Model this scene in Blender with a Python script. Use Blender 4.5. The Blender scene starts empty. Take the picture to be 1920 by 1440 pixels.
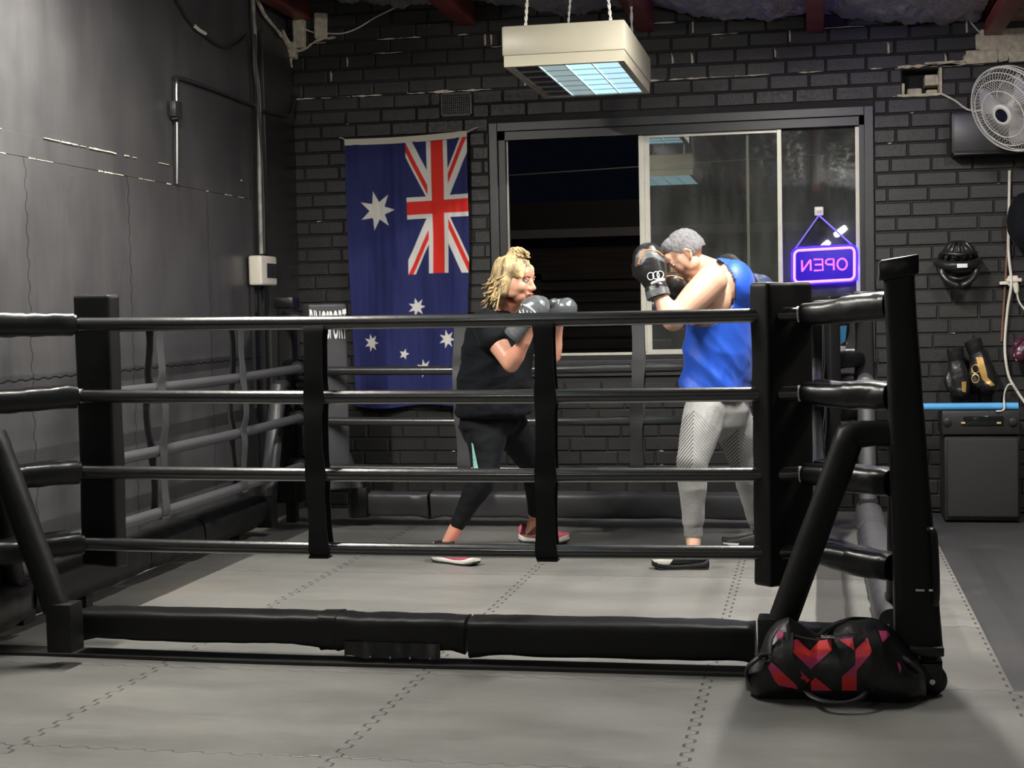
import bpy, bmesh, math, random
import numpy as np
from mathutils import Vector, Matrix, noise
random.seed(7)
sc = bpy.context.scene
COL = sc.collection
PI = math.pi
# ---------------------------------------------------------------- camera
F_PX = 2816.143
YAW, PITCH, ROLL, CAM_H = 0.2002913, 0.0487303, -0.0205650, 1.2797946
_f = Vector((-math.sin(YAW)*math.cos(PITCH), math.cos(YAW)*math.cos(PITCH), -math.sin(PITCH)))
_r = Vector((math.cos(YAW), math.sin(YAW), 0)); _u = _r.cross(_f)
_c, _s = math.cos(ROLL), math.sin(ROLL)
RV, UV, FV = _c*_r + _s*_u, -_s*_r + _c*_u, _f
cd = bpy.data.cameras.new('camera'); cam = bpy.data.objects.new('camera', cd); COL.objects.link(cam)
cam.matrix_world = Matrix(((RV.x, UV.x, -FV.x, 0), (RV.y, UV.y, -FV.y, 0), (RV.z, UV.z, -FV.z, CAM_H), (0, 0, 0, 1)))
cd.sensor_width = 36; cd.lens = F_PX*36/1920; cd.clip_start = .05; cd.clip_end = 100
sc.camera = cam
sc.view_settings.view_transform = 'Standard'; sc.view_settings.look = 'None'
sc.view_settings.gamma = 1; sc.view_settings.use_curve_mapping = False
sc.view_settings.exposure = 1.22
# ---------------------------------------------------------------- world
w = bpy.data.worlds.new('night'); sc.world = w; w.use_nodes = True
w.node_tree.nodes['Background'].inputs[0].default_value = (.045, .06, .12, 1)
w.node_tree.nodes['Background'].inputs[1].default_value = .012
# ---------------------------------------------------------------- lights of the room
def area(name, loc, sx, sy, power, color=(1, .98, .93), spread=180, rot=(0, 0, 0)):
    l = bpy.data.lights.new(name, 'AREA'); l.shape = 'RECTANGLE'; l.size = sx; l.size_y = sy
    l.energy = power; l.color = color; l.spread = math.radians(spread)
    o = bpy.data.objects.new(name, l); o.location = loc; o.rotation_euler = rot; COL.objects.link(o); return o
LAMP_A = (-1.235, 8.15)          # hanging fitting over the ring, 0.62 x 1.2 m
LAMP_B = (-1.45, 3.9)            # its twin nearer the camera
FILL_LAMP_C = (2.6, -.8)  # added unseen fitting, fill light from behind the camera
area('fitting_light', (LAMP_A[0], LAMP_A[1], 2.565), .5, 1.05, 62, (.95, 1, .97), 150)
area('fitting_light', (LAMP_B[0], LAMP_B[1], 2.60), .5, 1.05, 14, (1, .98, .90), 150)
area('fitting_light', (FILL_LAMP_C[0], FILL_LAMP_C[1], 2.60), .5, 1.05, 14, (1, .97, .90), 150)

# bare tube battens under the roof, out of the picture; the last two are added fill light: (centre, length, power)
BATTENS = [((-2.62, 5.60, 2.98), 1.2, 135), ((-.12, 6.80, 2.90), 1.2, 112), ((1.5, 6.3, 2.85), 1.2, 34), ((-2.4, -.5, 2.95), 1.2, 25)]
for (c_, L_, p_) in BATTENS: area('tube_light', (c_[0], c_[1], c_[2]-.045), .05, L_, p_*.42, (1, .965, .88), 180)

def P(px, py, Y=None, X=None, Z=None):
    "world point seen at photo pixel (px, py) on the plane Y=, X= or Z="
    d = RV*((px-960)/F_PX) + UV*(-(py-720)/F_PX) + FV
    if Y is not None: t = Y/d.y
    elif X is not None: t = X/d.x
    else: t = (Z-CAM_H)/d.z
    return Vector((0, 0, CAM_H)) + d*t

# ================================================================ helpers
def link(o): COL.objects.link(o); return o
def mesh_from_bm(name, bm, mat, smooth=True):
    me = bpy.data.meshes.new(name); bm.normal_update(); bm.to_mesh(me); bm.free()
    if smooth: me.shade_smooth()
    for m in (mat if isinstance(mat, (list, tuple)) else [mat]): me.materials.append(m)
    return me
ORG = {}
def thing(name, label, cat, loc=(0, 0, 0), group=None):
    o = bpy.data.objects.new(name, None); o.empty_display_size = .1; link(o)
    o.location = loc; ORG[o.name] = Vector(loc)
    tag(o, label, cat, group); return o
def tag(o, label=None, cat=None, group=None, kind=None):
    if label: o['label'] = label
    if cat: o['category'] = cat
    if group: o['group'] = group
    if kind: o['kind'] = kind
    return o
def obj(name, bm, mat, parent=None, loc=None, smooth=True, label=None, sharp=40):
    """bm is in world space; becomes one mesh object (child of parent)"""
    me = mesh_from_bm(name, bm, mat, smooth)
    if smooth and sharp is not None:
        try: me.set_sharp_from_angle(angle=math.radians(sharp))
        except Exception: pass
    o = bpy.data.objects.new(name, me); link(o)
    if parent is not None:
        base = ORG[parent.name]; me.transform(Matrix.Translation(-base)); o.parent = parent; ORG[o.name] = base
    else:
        base = Vector(loc) if loc is not None else Vector((0, 0, 0))
        if loc is None and len(me.vertices):
            co = np.empty(len(me.vertices)*3); me.vertices.foreach_get('co', co); co = co.reshape(-1, 3)
            base = Vector(((co[:, 0].min()+co[:, 0].max())/2, (co[:, 1].min()+co[:, 1].max())/2, co[:, 2].min()))
        me.transform(Matrix.Translation(-base)); o.location = base; ORG[o.name] = base
    if label: o['label'] = label
    return o
def struct(name, bm, mat, smooth=False, parent=None):
    o = obj(name, bm, mat, parent, loc=(0, 0, 0) if parent is None else None, smooth=smooth)
    if parent is None: o['kind'] = 'structure'
    return o
def B(): return bmesh.new()
def box(bm, lo, hi, M=None, bevel=0, seg=2):
    r = bmesh.ops.create_cube(bm, size=1)
    vs = r['verts']; lo = Vector(lo); hi = Vector(hi)
    for v in vs: v.co = Vector(((lo[i]+hi[i])/2 + v.co[i]*(hi[i]-lo[i]) for i in range(3)))
    if bevel:
        es = list({e for v in vs for e in v.link_edges})
        g = bmesh.ops.bevel(bm, geom=vs+es, offset=bevel, segments=seg, profile=.5, affect='EDGES')
        vs = list({v for f in g['faces'] for v in f.verts} | {v for v in vs if v.is_valid})
        allv = set(vs)
        st = list(vs)
        while st:
            v = st.pop()
            for e in v.link_edges:
                o2 = e.other_vert(v)
                if o2 not in allv: allv.add(o2); st.append(o2)
        vs = list(allv)
    if M is not None:
        for v in vs: v.co = M @ v.co
    return vs
def frame_at(d, up=Vector((0, 0, 1))):
    d = d.normalized(); s = d.cross(up)
    if s.length < 1e-4: s = d.cross(Vector((0, 1, 0)))
    s.normalize(); return s, s.cross(d).normalized()
def ring_verts(bm, c, a, b, n, e=2.0, ph=0):
    out = []
    for i in range(n):
        t = 2*PI*i/n + ph; ct, st = math.cos(t), math.sin(t)
        x = math.copysign(abs(ct)**(2/e), ct); y = math.copysign(abs(st)**(2/e), st)
        out.append(bm.verts.new(c + a*x + b*y))
    return out
def skin_rings(bm, rings, caps=True):
    for A, C in zip(rings, rings[1:]):
        n = len(A)
        for i in range(n): bm.faces.new((A[i], A[(i+1) % n], C[(i+1) % n], C[i]))
    if caps: bm.faces.new(rings[0][::-1]); bm.faces.new(rings[-1])
def tube(bm, pts, r, n=12, e=2.0, up=Vector((0, 0, 1)), caps=True, flat=1.0, ph=0):
    """tube along pts; r a number or list; flat scales the 'up' radius"""
    pts = [Vector(p) for p in pts]; rr = list(r) if isinstance(r, (list, tuple)) else [r]*len(pts)
    while len(rr) < len(pts): rr.append(rr[-1])
    rings = []; pa = None
    for i, p in enumerate(pts):
        d = (pts[min(i+1, len(pts)-1)] - pts[max(i-1, 0)])
        if d.length < 1e-9: d = Vector((0, 0, 1))
        d.normalize()
        if pa is None: a, b = frame_at(d, up)
        else:
            a = (pa - d*pa.dot(d)).normalized(); b = a.cross(d).normalized()
        pa = a
        rings.append(ring_verts(bm, p, a*rr[i], b*rr[i]*flat, n, e, ph))
    skin_rings(bm, rings, caps); return rings
def smooth_path(pts, k=6):
    pts = [Vector(p) for p in pts]; out = []
    for i in range(len(pts)-1):
        p0 = pts[max(i-1, 0)]; p1 = pts[i]; p2 = pts[i+1]; p3 = pts[min(i+2, len(pts)-1)]
        for j in range(k):
            t = j/k
            out.append(.5*((2*p1) + (p2-p0)*t + (2*p0-5*p1+4*p2-p3)*t*t + (3*p1-p0-3*p2+p3)*t**3))
    out.append(pts[-1]); return out
def lathe(bm, c, axis, prof, n=24, up=Vector((0, 0, 1))):
    axis = Vector(axis).normalized(); a, b = frame_at(axis, up); rings = []
    for (r, h) in prof: rings.append(ring_verts(bm, Vector(c)+axis*h, a*max(r, 1e-4), b*max(r, 1e-4), n))
    skin_rings(bm, rings); return rings
def ellip(bm, c, r, M=None, sub=2):
    """icosphere ellipsoid; M rotates it (3x3)"""
    g = bmesh.ops.create_icosphere(bm, subdivisions=sub, radius=1)
    for v in g['verts']:
        q = Vector((v.co.x*r[0], v.co.y*r[1], v.co.z*r[2]))
        v.co = (M @ q if M is not None else q) + Vector(c)
def loft(bm, rings, n=28, e=2.0):
    """rings: (centre, vector to the side, vector to the front)"""
    R = [ring_verts(bm, Vector(c), Vector(a), Vector(b), n, e) for c, a, b in rings]
    skin_rings(bm, R)
def capsule(bm, pts, rr, n=14):
    """closed limb through joints with a ball at each joint"""
    tube(bm, pts, rr, n)
    for p, r in zip(pts, rr): ellip(bm, p, (r, r, r), sub=2)
def poly(bm, pts, normal_off):
    """prism from a planar outline pushed along normal_off"""
    a = [bm.verts.new(Vector(p)) for p in pts]; b = [bm.verts.new(Vector(p)+Vector(normal_off)) for p in pts]
    n = len(pts); f1 = bm.faces.new(a); f2 = bm.faces.new(b[::-1])
    for i in range(n): bm.faces.new((a[i], b[i], b[(i+1) % n], a[(i+1) % n]))
    bmesh.ops.recalc_face_normals(bm, faces=list(set(f for v in a+b for f in v.link_faces)))
def remeshed(bm, voxel, smooth_it=4, factor=.5):
    """union of the closed shapes in bm as one continuous surface (new bmesh)"""
    me = bpy.data.meshes.new('tmp'); bmesh.ops.recalc_face_normals(bm, faces=bm.faces[:]); bm.to_mesh(me); bm.free()
    o = bpy.data.objects.new('tmp', me); link(o)
    m = o.modifiers.new('r', 'REMESH'); m.mode = 'VOXEL'; m.voxel_size = voxel
    if smooth_it:
        s = o.modifiers.new('s', 'SMOOTH'); s.iterations = smooth_it; s.factor = factor
    dg = bpy.context.evaluated_depsgraph_get(); dg.update()
    ev = bpy.data.meshes.new_from_object(o.evaluated_get(dg))
    bpy.data.objects.remove(o); bpy.data.meshes.remove(me)
    nb = bmesh.new(); nb.from_mesh(ev); bpy.data.meshes.remove(ev); return nb
def wrinkle(bm, amp, scale, stretch=(1, 1, 1), seed=0, fn=None):
    bm.normal_update()
    for v in bm.verts:
        q = Vector((v.co.x*stretch[0], v.co.y*stretch[1], v.co.z*stretch[2]))*scale + Vector((seed, seed*1.7, 0))
        a = amp*(fn(v.co) if fn else 1)
        v.co += v.normal*a*(1-2*abs(noise.noise(q)))
# ---------------------------------------------------------------- materials
def new_mat(name):
    m = bpy.data.materials.new(name); m.use_nodes = True
    return m, m.node_tree, m.node_tree.nodes['Principled BSDF']
def N(nt, t, **kw):
    n = nt.nodes.new(t)
    for k, v in kw.items():
        if k in n.inputs: n.inputs[k].default_value = v
        else: setattr(n, k, v)
    return n
def mat(name, col, rough=.5, metal=0, spec=.5, vary=0, vscale=8, bump=0, bscale=40, coat=0, stretch=None, detail=4, rvary=0, sheen=0, alpha=1):
    m, nt, p = new_mat(name)
    p.inputs['Base Color'].default_value = (*col, 1); p.inputs['Roughness'].default_value = rough
    p.inputs['Metallic'].default_value = metal; p.inputs['Specular IOR Level'].default_value = spec
    p.inputs['Coat Weight'].default_value = coat; p.inputs['Coat Roughness'].default_value = .15
    if sheen: p.inputs['Sheen Weight'].default_value = sheen
    tc = N(nt, 'ShaderNodeTexCoord'); mp = N(nt, 'ShaderNodeMapping'); nt.links.new(tc.outputs['Object'], mp.inputs[0])
    if stretch: mp.inputs['Scale'].default_value = stretch
    if vary or rvary:
        nz = N(nt, 'ShaderNodeTexNoise', Scale=vscale, Detail=detail); nt.links.new(mp.outputs[0], nz.inputs['Vector'])
        if vary:
            mr = N(nt, 'ShaderNodeMapRange'); nt.links.new(nz.outputs[0], mr.inputs[0])
            mr.inputs[1].default_value = .3; mr.inputs[2].default_value = .7
            mr.inputs[3].default_value = 1-vary; mr.inputs[4].default_value = 1+vary
            mx = N(nt, 'ShaderNodeVectorMath', operation='SCALE'); mx.inputs[0].default_value = col
            nt.links.new(mr.outputs[0], mx.inputs['Scale']); nt.links.new(mx.outputs[0], p.inputs['Base Color'])
        if rvary:
            mr = N(nt, 'ShaderNodeMapRange'); nt.links.new(nz.outputs[0], mr.inputs[0])
            mr.inputs[1].default_value = .3; mr.inputs[2].default_value = .7
            mr.inputs[3].default_value = rough-rvary; mr.inputs[4].default_value = rough+rvary
            nt.links.new(mr.outputs[0], p.inputs['Roughness'])
    if bump:
        nz = N(nt, 'ShaderNodeTexNoise', Scale=bscale, Detail=3); nt.links.new(mp.outputs[0], nz.inputs['Vector'])
        b = N(nt, 'ShaderNodeBump', Strength=bump, Distance=.01); nt.links.new(nz.outputs[0], b.inputs['Height'])
        nt.links.new(b.outputs[0], p.inputs['Normal'])
    return m
def emit(name, col, strength):
    m, nt, p = new_mat(name); p.inputs['Base Color'].default_value = (*[min(1, c) for c in col], 1)
    p.inputs['Emission Color'].default_value = (*col, 1); p.inputs['Emission Strength'].default_value = strength; return m
M = {}
M['vinyl'] = mat('black_vinyl', (.008, .008, .009), .34, spec=.45, bump=.25, bscale=14, rvary=.06, vscale=6)
M['vinyl_matt'] = mat('black_vinyl_matt', (.008, .008, .0085), .5, spec=.28, bump=.3, bscale=9)
M['rope_rear'] = mat('rear_rope_cover', (.018, .018, .019), .3, spec=.8, coat=.5)
M['vinyl_grey'] = mat('grey_vinyl', (.055, .055, .06), .42, spec=.5, bump=.2, bscale=12)  # lighter grey than the black vinyl
M['rope'] = mat('rope_cover', (.006, .006, .0065), .33, spec=.9, coat=.7, bump=.1, bscale=30)
M['strap'] = mat('webbing', (.008, .008, .009), .65, spec=.3, bump=.12, bscale=420)
M['strap_grey'] = mat('webbing_grey', (.045, .047, .05), .6, bump=.12, bscale=420)  # lighter grey than the front webbing
M['white_tape'] = mat('white_tape', (.75, .72, .68), .5)
M['steel'] = mat('dark_steel', (.03, .03, .032), .35, metal=.6)
M['chrome'] = mat('bright_steel', (.7, .7, .7), .2, metal=1)
M['rubber'] = mat('caster_rubber', (.012, .012, .012), .4)
M['white_plastic'] = mat('white_plastic', (.72, .68, .58), .35)
M['cream_metal'] = mat('cream_enamel', (.40, .375, .29), .38, vary=.04)
M['cord_white'] = mat('white_cord', (.75, .72, .64), .5, bump=.5, bscale=150)
M['black_paint_metal'] = mat('black_painted_metal', (.035, .035, .035), .4, vary=.2)
M['black_plastic'] = mat('black_plastic', (.02, .02, .02), .45)
M['red_paint'] = mat('red_oxide_paint', (.20, .035, .030), .5, vary=.35, vscale=5, bump=.15, bscale=20)
M['flake'] = mat('cream_mortar', (.62, .56, .44), .85, vary=.25, vscale=30, bump=.6, bscale=60)
# ---- surface materials with patterns
class NX:
    def __init__(s, nt): s.nt = nt
    def m(s, op, a, b=0.0, c=None):
        n = s.nt.nodes.new('ShaderNodeMath'); n.operation = op
        for i, v in enumerate((a, b) if c is None else (a, b, c)):
            if isinstance(v, (int, float)): n.inputs[i].default_value = v
            else: s.nt.links.new(v, n.inputs[i])
        return n.outputs[0]
    def xyz(s):
        tc = s.nt.nodes.new('ShaderNodeTexCoord'); sp = s.nt.nodes.new('ShaderNodeSeparateXYZ')
        s.nt.links.new(tc.outputs['Object'], sp.inputs[0]); return tc.outputs['Object'], sp.outputs[0], sp.outputs[1], sp.outputs[2]
    def noise(s, vec, scale, detail=4, rough=.5, dist=0):
        n = s.nt.nodes.new('ShaderNodeTexNoise'); n.inputs['Scale'].default_value = scale; n.inputs['Detail'].default_value = detail
        n.inputs['Roughness'].default_value = rough; n.inputs['Distortion'].default_value = dist
        s.nt.links.new(vec, n.inputs['Vector']); return n.outputs[0]
    def mapping(s, vec, scale):
        n = s.nt.nodes.new('ShaderNodeMapping'); n.inputs['Scale'].default_value = scale; s.nt.links.new(vec, n.inputs[0]); return n.outputs[0]
    def ramp(s, v, a, b, lo=0., hi=1.):
        n = s.nt.nodes.new('ShaderNodeMapRange'); s.nt.links.new(v, n.inputs[0])
        for i, q in enumerate((a, b, lo, hi)): n.inputs[i+1].default_value = q
        return n.outputs[0]
    def mix(s, f, c1, c2):
        n = s.nt.nodes.new('ShaderNodeMix'); n.data_type = 'RGBA'
        if isinstance(f, (int, float)): n.inputs[0].default_value = f
        else: s.nt.links.new(f, n.inputs[0])
        for k, c in ((6, c1), (7, c2)):
            if isinstance(c, tuple): n.inputs[k].default_value = (*c, 1) if len(c) == 3 else c
            else: s.nt.links.new(c, n.inputs[k])
        return n.outputs[2]
    def bump(s, h, strength, dist, p):
        n = s.nt.nodes.new('ShaderNodeBump'); n.inputs['Strength'].default_value = strength; n.inputs['Distance'].default_value = dist
        s.nt.links.new(h, n.inputs['Height']); s.nt.links.new(n.outputs[0], p.inputs['Normal'])

def jigsaw(x, u, v, A=.014, w=.0036, freq=11.0, period=1.0):
    "mask of the toothed joint that runs along v at every whole u"
    uu = x.m('SUBTRACT', x.m('FRACT', x.m('ADD', u, .5)), .5) if period else u
    sq = x.m('MULTIPLY', x.m('MAXIMUM', x.m('MINIMUM', x.m('MULTIPLY', x.m('SINE', x.m('MULTIPLY', v, 2*PI*freq)), 2.2), 1.), -1.), A)
    d = x.m('ABSOLUTE', x.m('SUBTRACT', uu, sq))
    return x.m('SUBTRACT', 1., x.ramp(d, w*.5, w*1.5)), uu

def mat_foam_floor():
    m, nt, p = new_mat('grey_foam_tiles'); x = NX(nt); vec, X, Y, Z = x.xyz()
    u = x.m('SUBTRACT', X, -2.3763); v = x.m('SUBTRACT', Y, 5.0943)
    a, _ = jigsaw(x, u, v); b, _ = jigsaw(x, v, u, w=.0035, A=.008)
    seam = x.m('MAXIMUM', a, x.m('MULTIPLY', b, .8))
    n1 = x.noise(x.mapping(vec, (.8, 2.2, 1)), 1.6, 6, .62); n2 = x.noise(x.mapping(vec, (1, 3.5, 1)), 9, 5, .6)
    n3 = x.noise(vec, .55, 3)
    # each tile has its own tone
    comb = nt.nodes.new('ShaderNodeCombineXYZ')
    nt.links.new(x.m('FLOOR', u), comb.inputs[0]); nt.links.new(x.m('FLOOR', v), comb.inputs[1])
    wn = nt.nodes.new('ShaderNodeTexWhiteNoise'); nt.links.new(comb.outputs[0], wn.inputs['Vector'])
    tone = x.ramp(wn.outputs[0], 0, 1, -.12, .12)
    f = x.m('ADD', x.m('MULTIPLY', x.ramp(n1, .3, .7), .55), x.m('MULTIPLY', x.ramp(n2, .3, .7), .25))
    f = x.m('ADD', x.m('ADD', f, .12), tone)
    c = x.mix(f, (.118, .116, .108), (.205, .203, .192))
    c = x.mix(x.m('MULTIPLY', x.ramp(n3, .62, .75), .35), c, (.25, .20, .15))
    c = x.mix(x.m('MULTIPLY', seam, .9), c, (.022, .022, .022))
    nt.links.new(c, p.inputs['Base Color'])
    nt.links.new(x.ramp(n1, .3, .7, .36, .52), p.inputs['Roughness']); p.inputs['Specular IOR Level'].default_value = .45
    h = x.m('SUBTRACT', x.m('MULTIPLY', x.noise(vec, 260, 2), .12), seam); x.bump(h, .5, .006, p)
    return m
def mat_rubber_floor():
    m, nt, p = new_mat('dark_rubber_floor'); x = NX(nt); vec, X, Y, Z = x.xyz()
    n1 = x.noise(vec, 2, 5, .6); n2 = x.noise(vec, 160, 2); n3 = x.noise(x.mapping(vec, (1, .6, 1)), 17, 2)
    c = x.mix(x.ramp(n1, .3, .7), (.030, .030, .032), (.055, .055, .056))
    c = x.mix(x.ramp(n2, .66, .74), c, (.10, .10, .10)); c = x.mix(x.ramp(n3, .76, .78), c, (.35, .33, .3))
    nt.links.new(c, p.inputs['Base Color']); p.inputs['Roughness'].default_value = .5; x.bump(n2, .3, .003, p); return m
def mat_left_wall():
    m, nt, p = new_mat('black_painted_sheet'); x = NX(nt); vec, X, Y, Z = x.xyz()
    n1 = x.noise(x.mapping(vec, (1, 1, .55)), 3.0, 7, .65); n2 = x.noise(x.mapping(vec, (1, 3, .5)), 9, 5, .6)
    low = x.m('LESS_THAN', Z, 1.995)
    seam, _ = jigsaw(x, x.m('SUBTRACT', Y, 6.03), Z, A=.007, w=.0035, freq=10)
    seam = x.m('MULTIPLY', seam, low)
    zs, _ = jigsaw(x, x.m('SUBTRACT', Z, 1.02), Y, A=.003, w=.004, freq=10)
    seam = x.m('MAXIMUM', seam, x.m('MULTIPLY', zs, low))
    f = x.m('ADD', x.m('MULTIPLY', x.ramp(n1, .3, .7), .7), x.m('MULTIPLY', x.ramp(n2, .3, .7), .3))
    c = x.mix(f, (.040, .040, .043), (.075, .073, .074))
    # bare scratches where the paint has chipped
    sc1 = x.noise(x.mapping(vec, (1, 26, 1.6)), 3.2, 2); c = x.mix(x.m('MULTIPLY', x.ramp(sc1, .80, .84), .5), c, (.35, .34, .32))
    sc2 = x.noise(vec, 45, 2); c = x.mix(x.m('MULTIPLY', x.ramp(sc2, .77, .80), .6), c, (.35, .34, .3))
    c = x.mix(x.m('MULTIPLY', seam, .8), c, (.006, .006, .006))
    nt.links.new(c, p.inputs['Base Color']); nt.links.new(x.ramp(n1, .3, .7, .34, .52), p.inputs['Roughness'])
    h = x.m('SUBTRACT', x.m('MULTIPLY', f, .3), seam); x.bump(h, .3, .01, p); return m
def mat_brick():
    m, nt, p = new_mat('black_painted_brick'); x = NX(nt); vec, X, Y, Z = x.xyz()
    n1 = x.noise(vec, 2.2, 5, .6); n2 = x.noise(vec, 55, 4, .6); n3 = x.noise(vec, 28, 2)
    c = x.mix(x.ramp(n1, .3, .7), (.014, .014, .014), (.027, .0265, .0255))
    c = x.mix(x.m('MULTIPLY', x.ramp(n3, .765, .785), .7), c, (.30, .28, .24))
    nt.links.new(c, p.inputs['Base Color']); nt.links.new(x.ramp(n2, .3, .7, .40, .58), p.inputs['Roughness'])
    x.bump(n2, .45, .004, p); return m
def mat_foil():
    m, nt, p = new_mat('foil_insulation'); x = NX(nt); vec, X, Y, Z = x.xyz()
    n1 = x.noise(x.mapping(vec, (1.6, 1, 1)), 7, 8, .68, .8); n2 = x.noise(vec, 30, 4, .7, .5)
    c = x.mix(x.ramp(n1, .3, .7), (.40, .39, .41), (.75, .74, .76)); nt.links.new(c, p.inputs['Base Color'])
    p.inputs['Metallic'].default_value = .75; p.inputs['Roughness'].default_value = .34
    x.bump(x.m('ADD', n1, x.m('MULTIPLY', n2, .35)), .9, .06, p); return m
M['foam'] = mat_foam_floor(); M['rubber_floor'] = mat_rubber_floor(); M['wall_left'] = mat_left_wall(); M['brick'] = mat_brick(); M['foil'] = mat_foil()
M['mortar'] = mat('black_mortar', (.020, .020, .020), .8, bump=.5, bscale=50)
M['dark_wall'] = mat('dark_painted_wall', (.035, .035, .037), .6, vary=.2, vscale=3)
M['tin'] = mat('tin_roof', (.22, .20, .17), .5, metal=.5, vary=.5, vscale=6, stretch=(1, 12, 1))
M['timber'] = mat('old_timber', (.30, .19, .10), .7, vary=.5, vscale=12, stretch=(1, 14, 14))

XL, YB = -3.381, 9.47          # left wall, back wall
XR, YF, ZC = 4.6, -8.0, 3.35
# ================================================================ floor
bm = B(); box(bm, (XL-.1, YF, -.12), (XR, YB+.1, -.012)); struct('floor', bm, M['rubber_floor'])
bm = B()   # foam tiles: the ring area and a wider apron in front of it
XE = -2.3763+3
o_ = [(XL, YF+.5), (XR-.5, YF+.5), (XR-.5, 5.0943), (XE, 5.0943), (XE, YB-.02), (XL, YB-.02)]
poly(bm, [(a, b, -.012) for a, b in o_], (0, 0, .012)); struct('floor', bm, M['foam'])
# toothed free edge of the mats
# ================================================================ back wall of painted bricks with a window opening
WX0, WX1, WZ0, WZ1 = -1.985, .300, .955, 2.425
HX0, HX1, HZ0, HZ1 = .529, .756, 2.535, 2.690          # missing bricks
CH, BL = .0893, .240
bm = B()
for (a, b, c, d) in ((XL-.1, WX0, 0, ZC), (WX1, HX0, 0, ZC), (HX0, HX1, 0, HZ0), (HX0, HX1, HZ1, ZC), (HX1, XR, 0, ZC), (WX0, WX1, 0, WZ0), (WX0, WX1, WZ1, ZC)):
    box(bm, (a, YB+.010, c), (b, YB+.23, d))
mort = bm
bb = B(); rnd = random.Random(3)
def brick(x0, x1, z0, z1, dy=0):
    if x1-x0 < .02: return
    j = lambda s: rnd.uniform(-s, s)
    lo = Vector((x0+.004+j(.0015), YB+dy+j(.0022), z0+.0045+j(.0012))); hi = Vector((x1-.004+j(.0015), YB+.03, z1-.0045+j(.0012)))
    c_ = .0055; R = []          # painted bricks with softened arrises
    for (y, k) in ((lo.y, c_), (lo.y+c_*.8, .0008), (hi.y, 0)):
        R.append([bb.verts.new((a+j(.0008), y, b+j(.0008))) for a, b in ((lo.x+k, lo.z+k), (hi.x-k, lo.z+k), (hi.x-k, hi.z-k), (lo.x+k, hi.z-k))])
    skin_rings(bb, R)
zoff = 2.6956 % CH
row = -1; z = zoff-CH
BORD = .055
while z < ZC:
    row += 1; off = (row % 2)*BL/2 + .03*math.sin(row*2.1)
    x = XL - off
    while x < XR:
        x1 = x+BL; segs = [(max(x, XL), min(x1, XR))]
        for (ax, bx, az, bz) in ((WX0-BORD, WX1+BORD, WZ0-.10, WZ1+BORD), (HX0, HX1, HZ0, HZ1), (-2.353, -2.145, 2.534, 2.690)):
            if z+CH*.6 > az and z+CH*.4 < bz:
                ns = []
                for a, b in segs:
                    if b <= ax or a >= bx: ns.append((a, b))
                    else:
                        if a < ax: ns.append((a, ax))
                        if b > bx: ns.append((bx, b))
                segs = ns
        for a, b in segs:
            if z < 0 or b-a < .02: 
                if z < -CH*.4 or b-a < .02: continue
            brick(a, b, max(z, 0.0), z+CH)
        x = x1
    z += CH
bmesh.ops.recalc_face_normals(bb, faces=bb.faces[:])
wall = struct('wall_back', bb, M['brick'])
struct('mortar', mort, M['mortar'], parent=wall)
# the broken cream mortar bed that crosses the wall above the window, and chips round the roof line
bm = B(); rnd = random.Random(11)
def flake(x0, x1, zc, h, y=YB-.001, jag=.006):
    n = max(3, int((x1-x0)/.03)); top = []; bot = []
    for i in range(n+1):
        t = i/n; xx = x0+(x1-x0)*t; hh = h*(.35+rnd.random())*(.25 if i in (0, n) else 1)
        top.append((xx, y-.004, zc+hh/2+rnd.uniform(-jag, jag)*.4)); bot.append((xx, y-.004, zc-hh/2+rnd.uniform(-jag, jag)*.4))
    poly(bm, top+bot[::-1], (0, .012, 0))
zcr = lambda x: 2.6956+.002*(x+1)
x = XL+.03
while x < 1.05:
    dens = .9 if x < -2.5 else (.75 if -2.0 < x < .2 else .6)
    L = rnd.uniform(.06, .26)
    if rnd.random() < dens: flake(x, x+L, zcr(x)+.004, rnd.choice((.006, .009, .014)))
    x += L+rnd.uniform(0, .05)
flake(.50, 1.02, 2.705, .018); flake(.66, .98, 2.72, .014); flake(.47, .76, 2.528, .009)
for i in range(15):      # vertical chips in the perpends near the roof
    xx = rnd.uniform(XL+.2, .9); r = rnd.choice((31, 32, 33, 30)); zz = zoff+CH*(r)+rnd.uniform(0, .02)
    a = [(xx, YB-.003, zz), (xx+rnd.uniform(.006, .014), YB-.003, zz+.004), (xx+.010, YB-.003, zz+rnd.uniform(.03, .075)), (xx-.002, YB-.003, zz+.07)]
    poly(bm, a, (0, .01, 0))
for i in range(26):
    xx = rnd.uniform(XL+.1, 1.0); r = rnd.choice((33, 34, 34)); flake(xx, xx+rnd.uniform(.05, .22), zoff+CH*r, .006)
for i in range(46):      # little specks lower down
    xx = rnd.uniform(XL+.1, 1.1); r = rnd.randint(1, 31)
    if WX0-.1 < xx < WX1+.1 and r > 9: continue
    flake(xx, xx+rnd.uniform(.012, .04), zoff+CH*r, .006)
obj('mortar_chips', bm, M['flake'], wall, smooth=False)
# bare cream masonry under the eave at the right
bm = B()
for (a, b, c, d) in ((.98, 1.30, 2.76, 2.90), (.90, 1.08, 2.70, 2.775), (1.08, 1.14, 2.705, 2.76), (1.14, 1.45, 2.70, 2.765), (.955, .985, 2.78, 2.875), (.885, .905, 2.715, 2.755), (1.3, 1.6, 2.77, 2.9)):
    vs = box(bm, (a, YB-.03-rnd.uniform(0, .02), c), (b, YB+.01, d), bevel=.008)
    for v in vs: v.co += Vector((rnd.uniform(-.006, .006), 0, rnd.uniform(-.006, .006)))
obj('bare_masonry', bm, M['flake'], wall, smooth=False)
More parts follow.
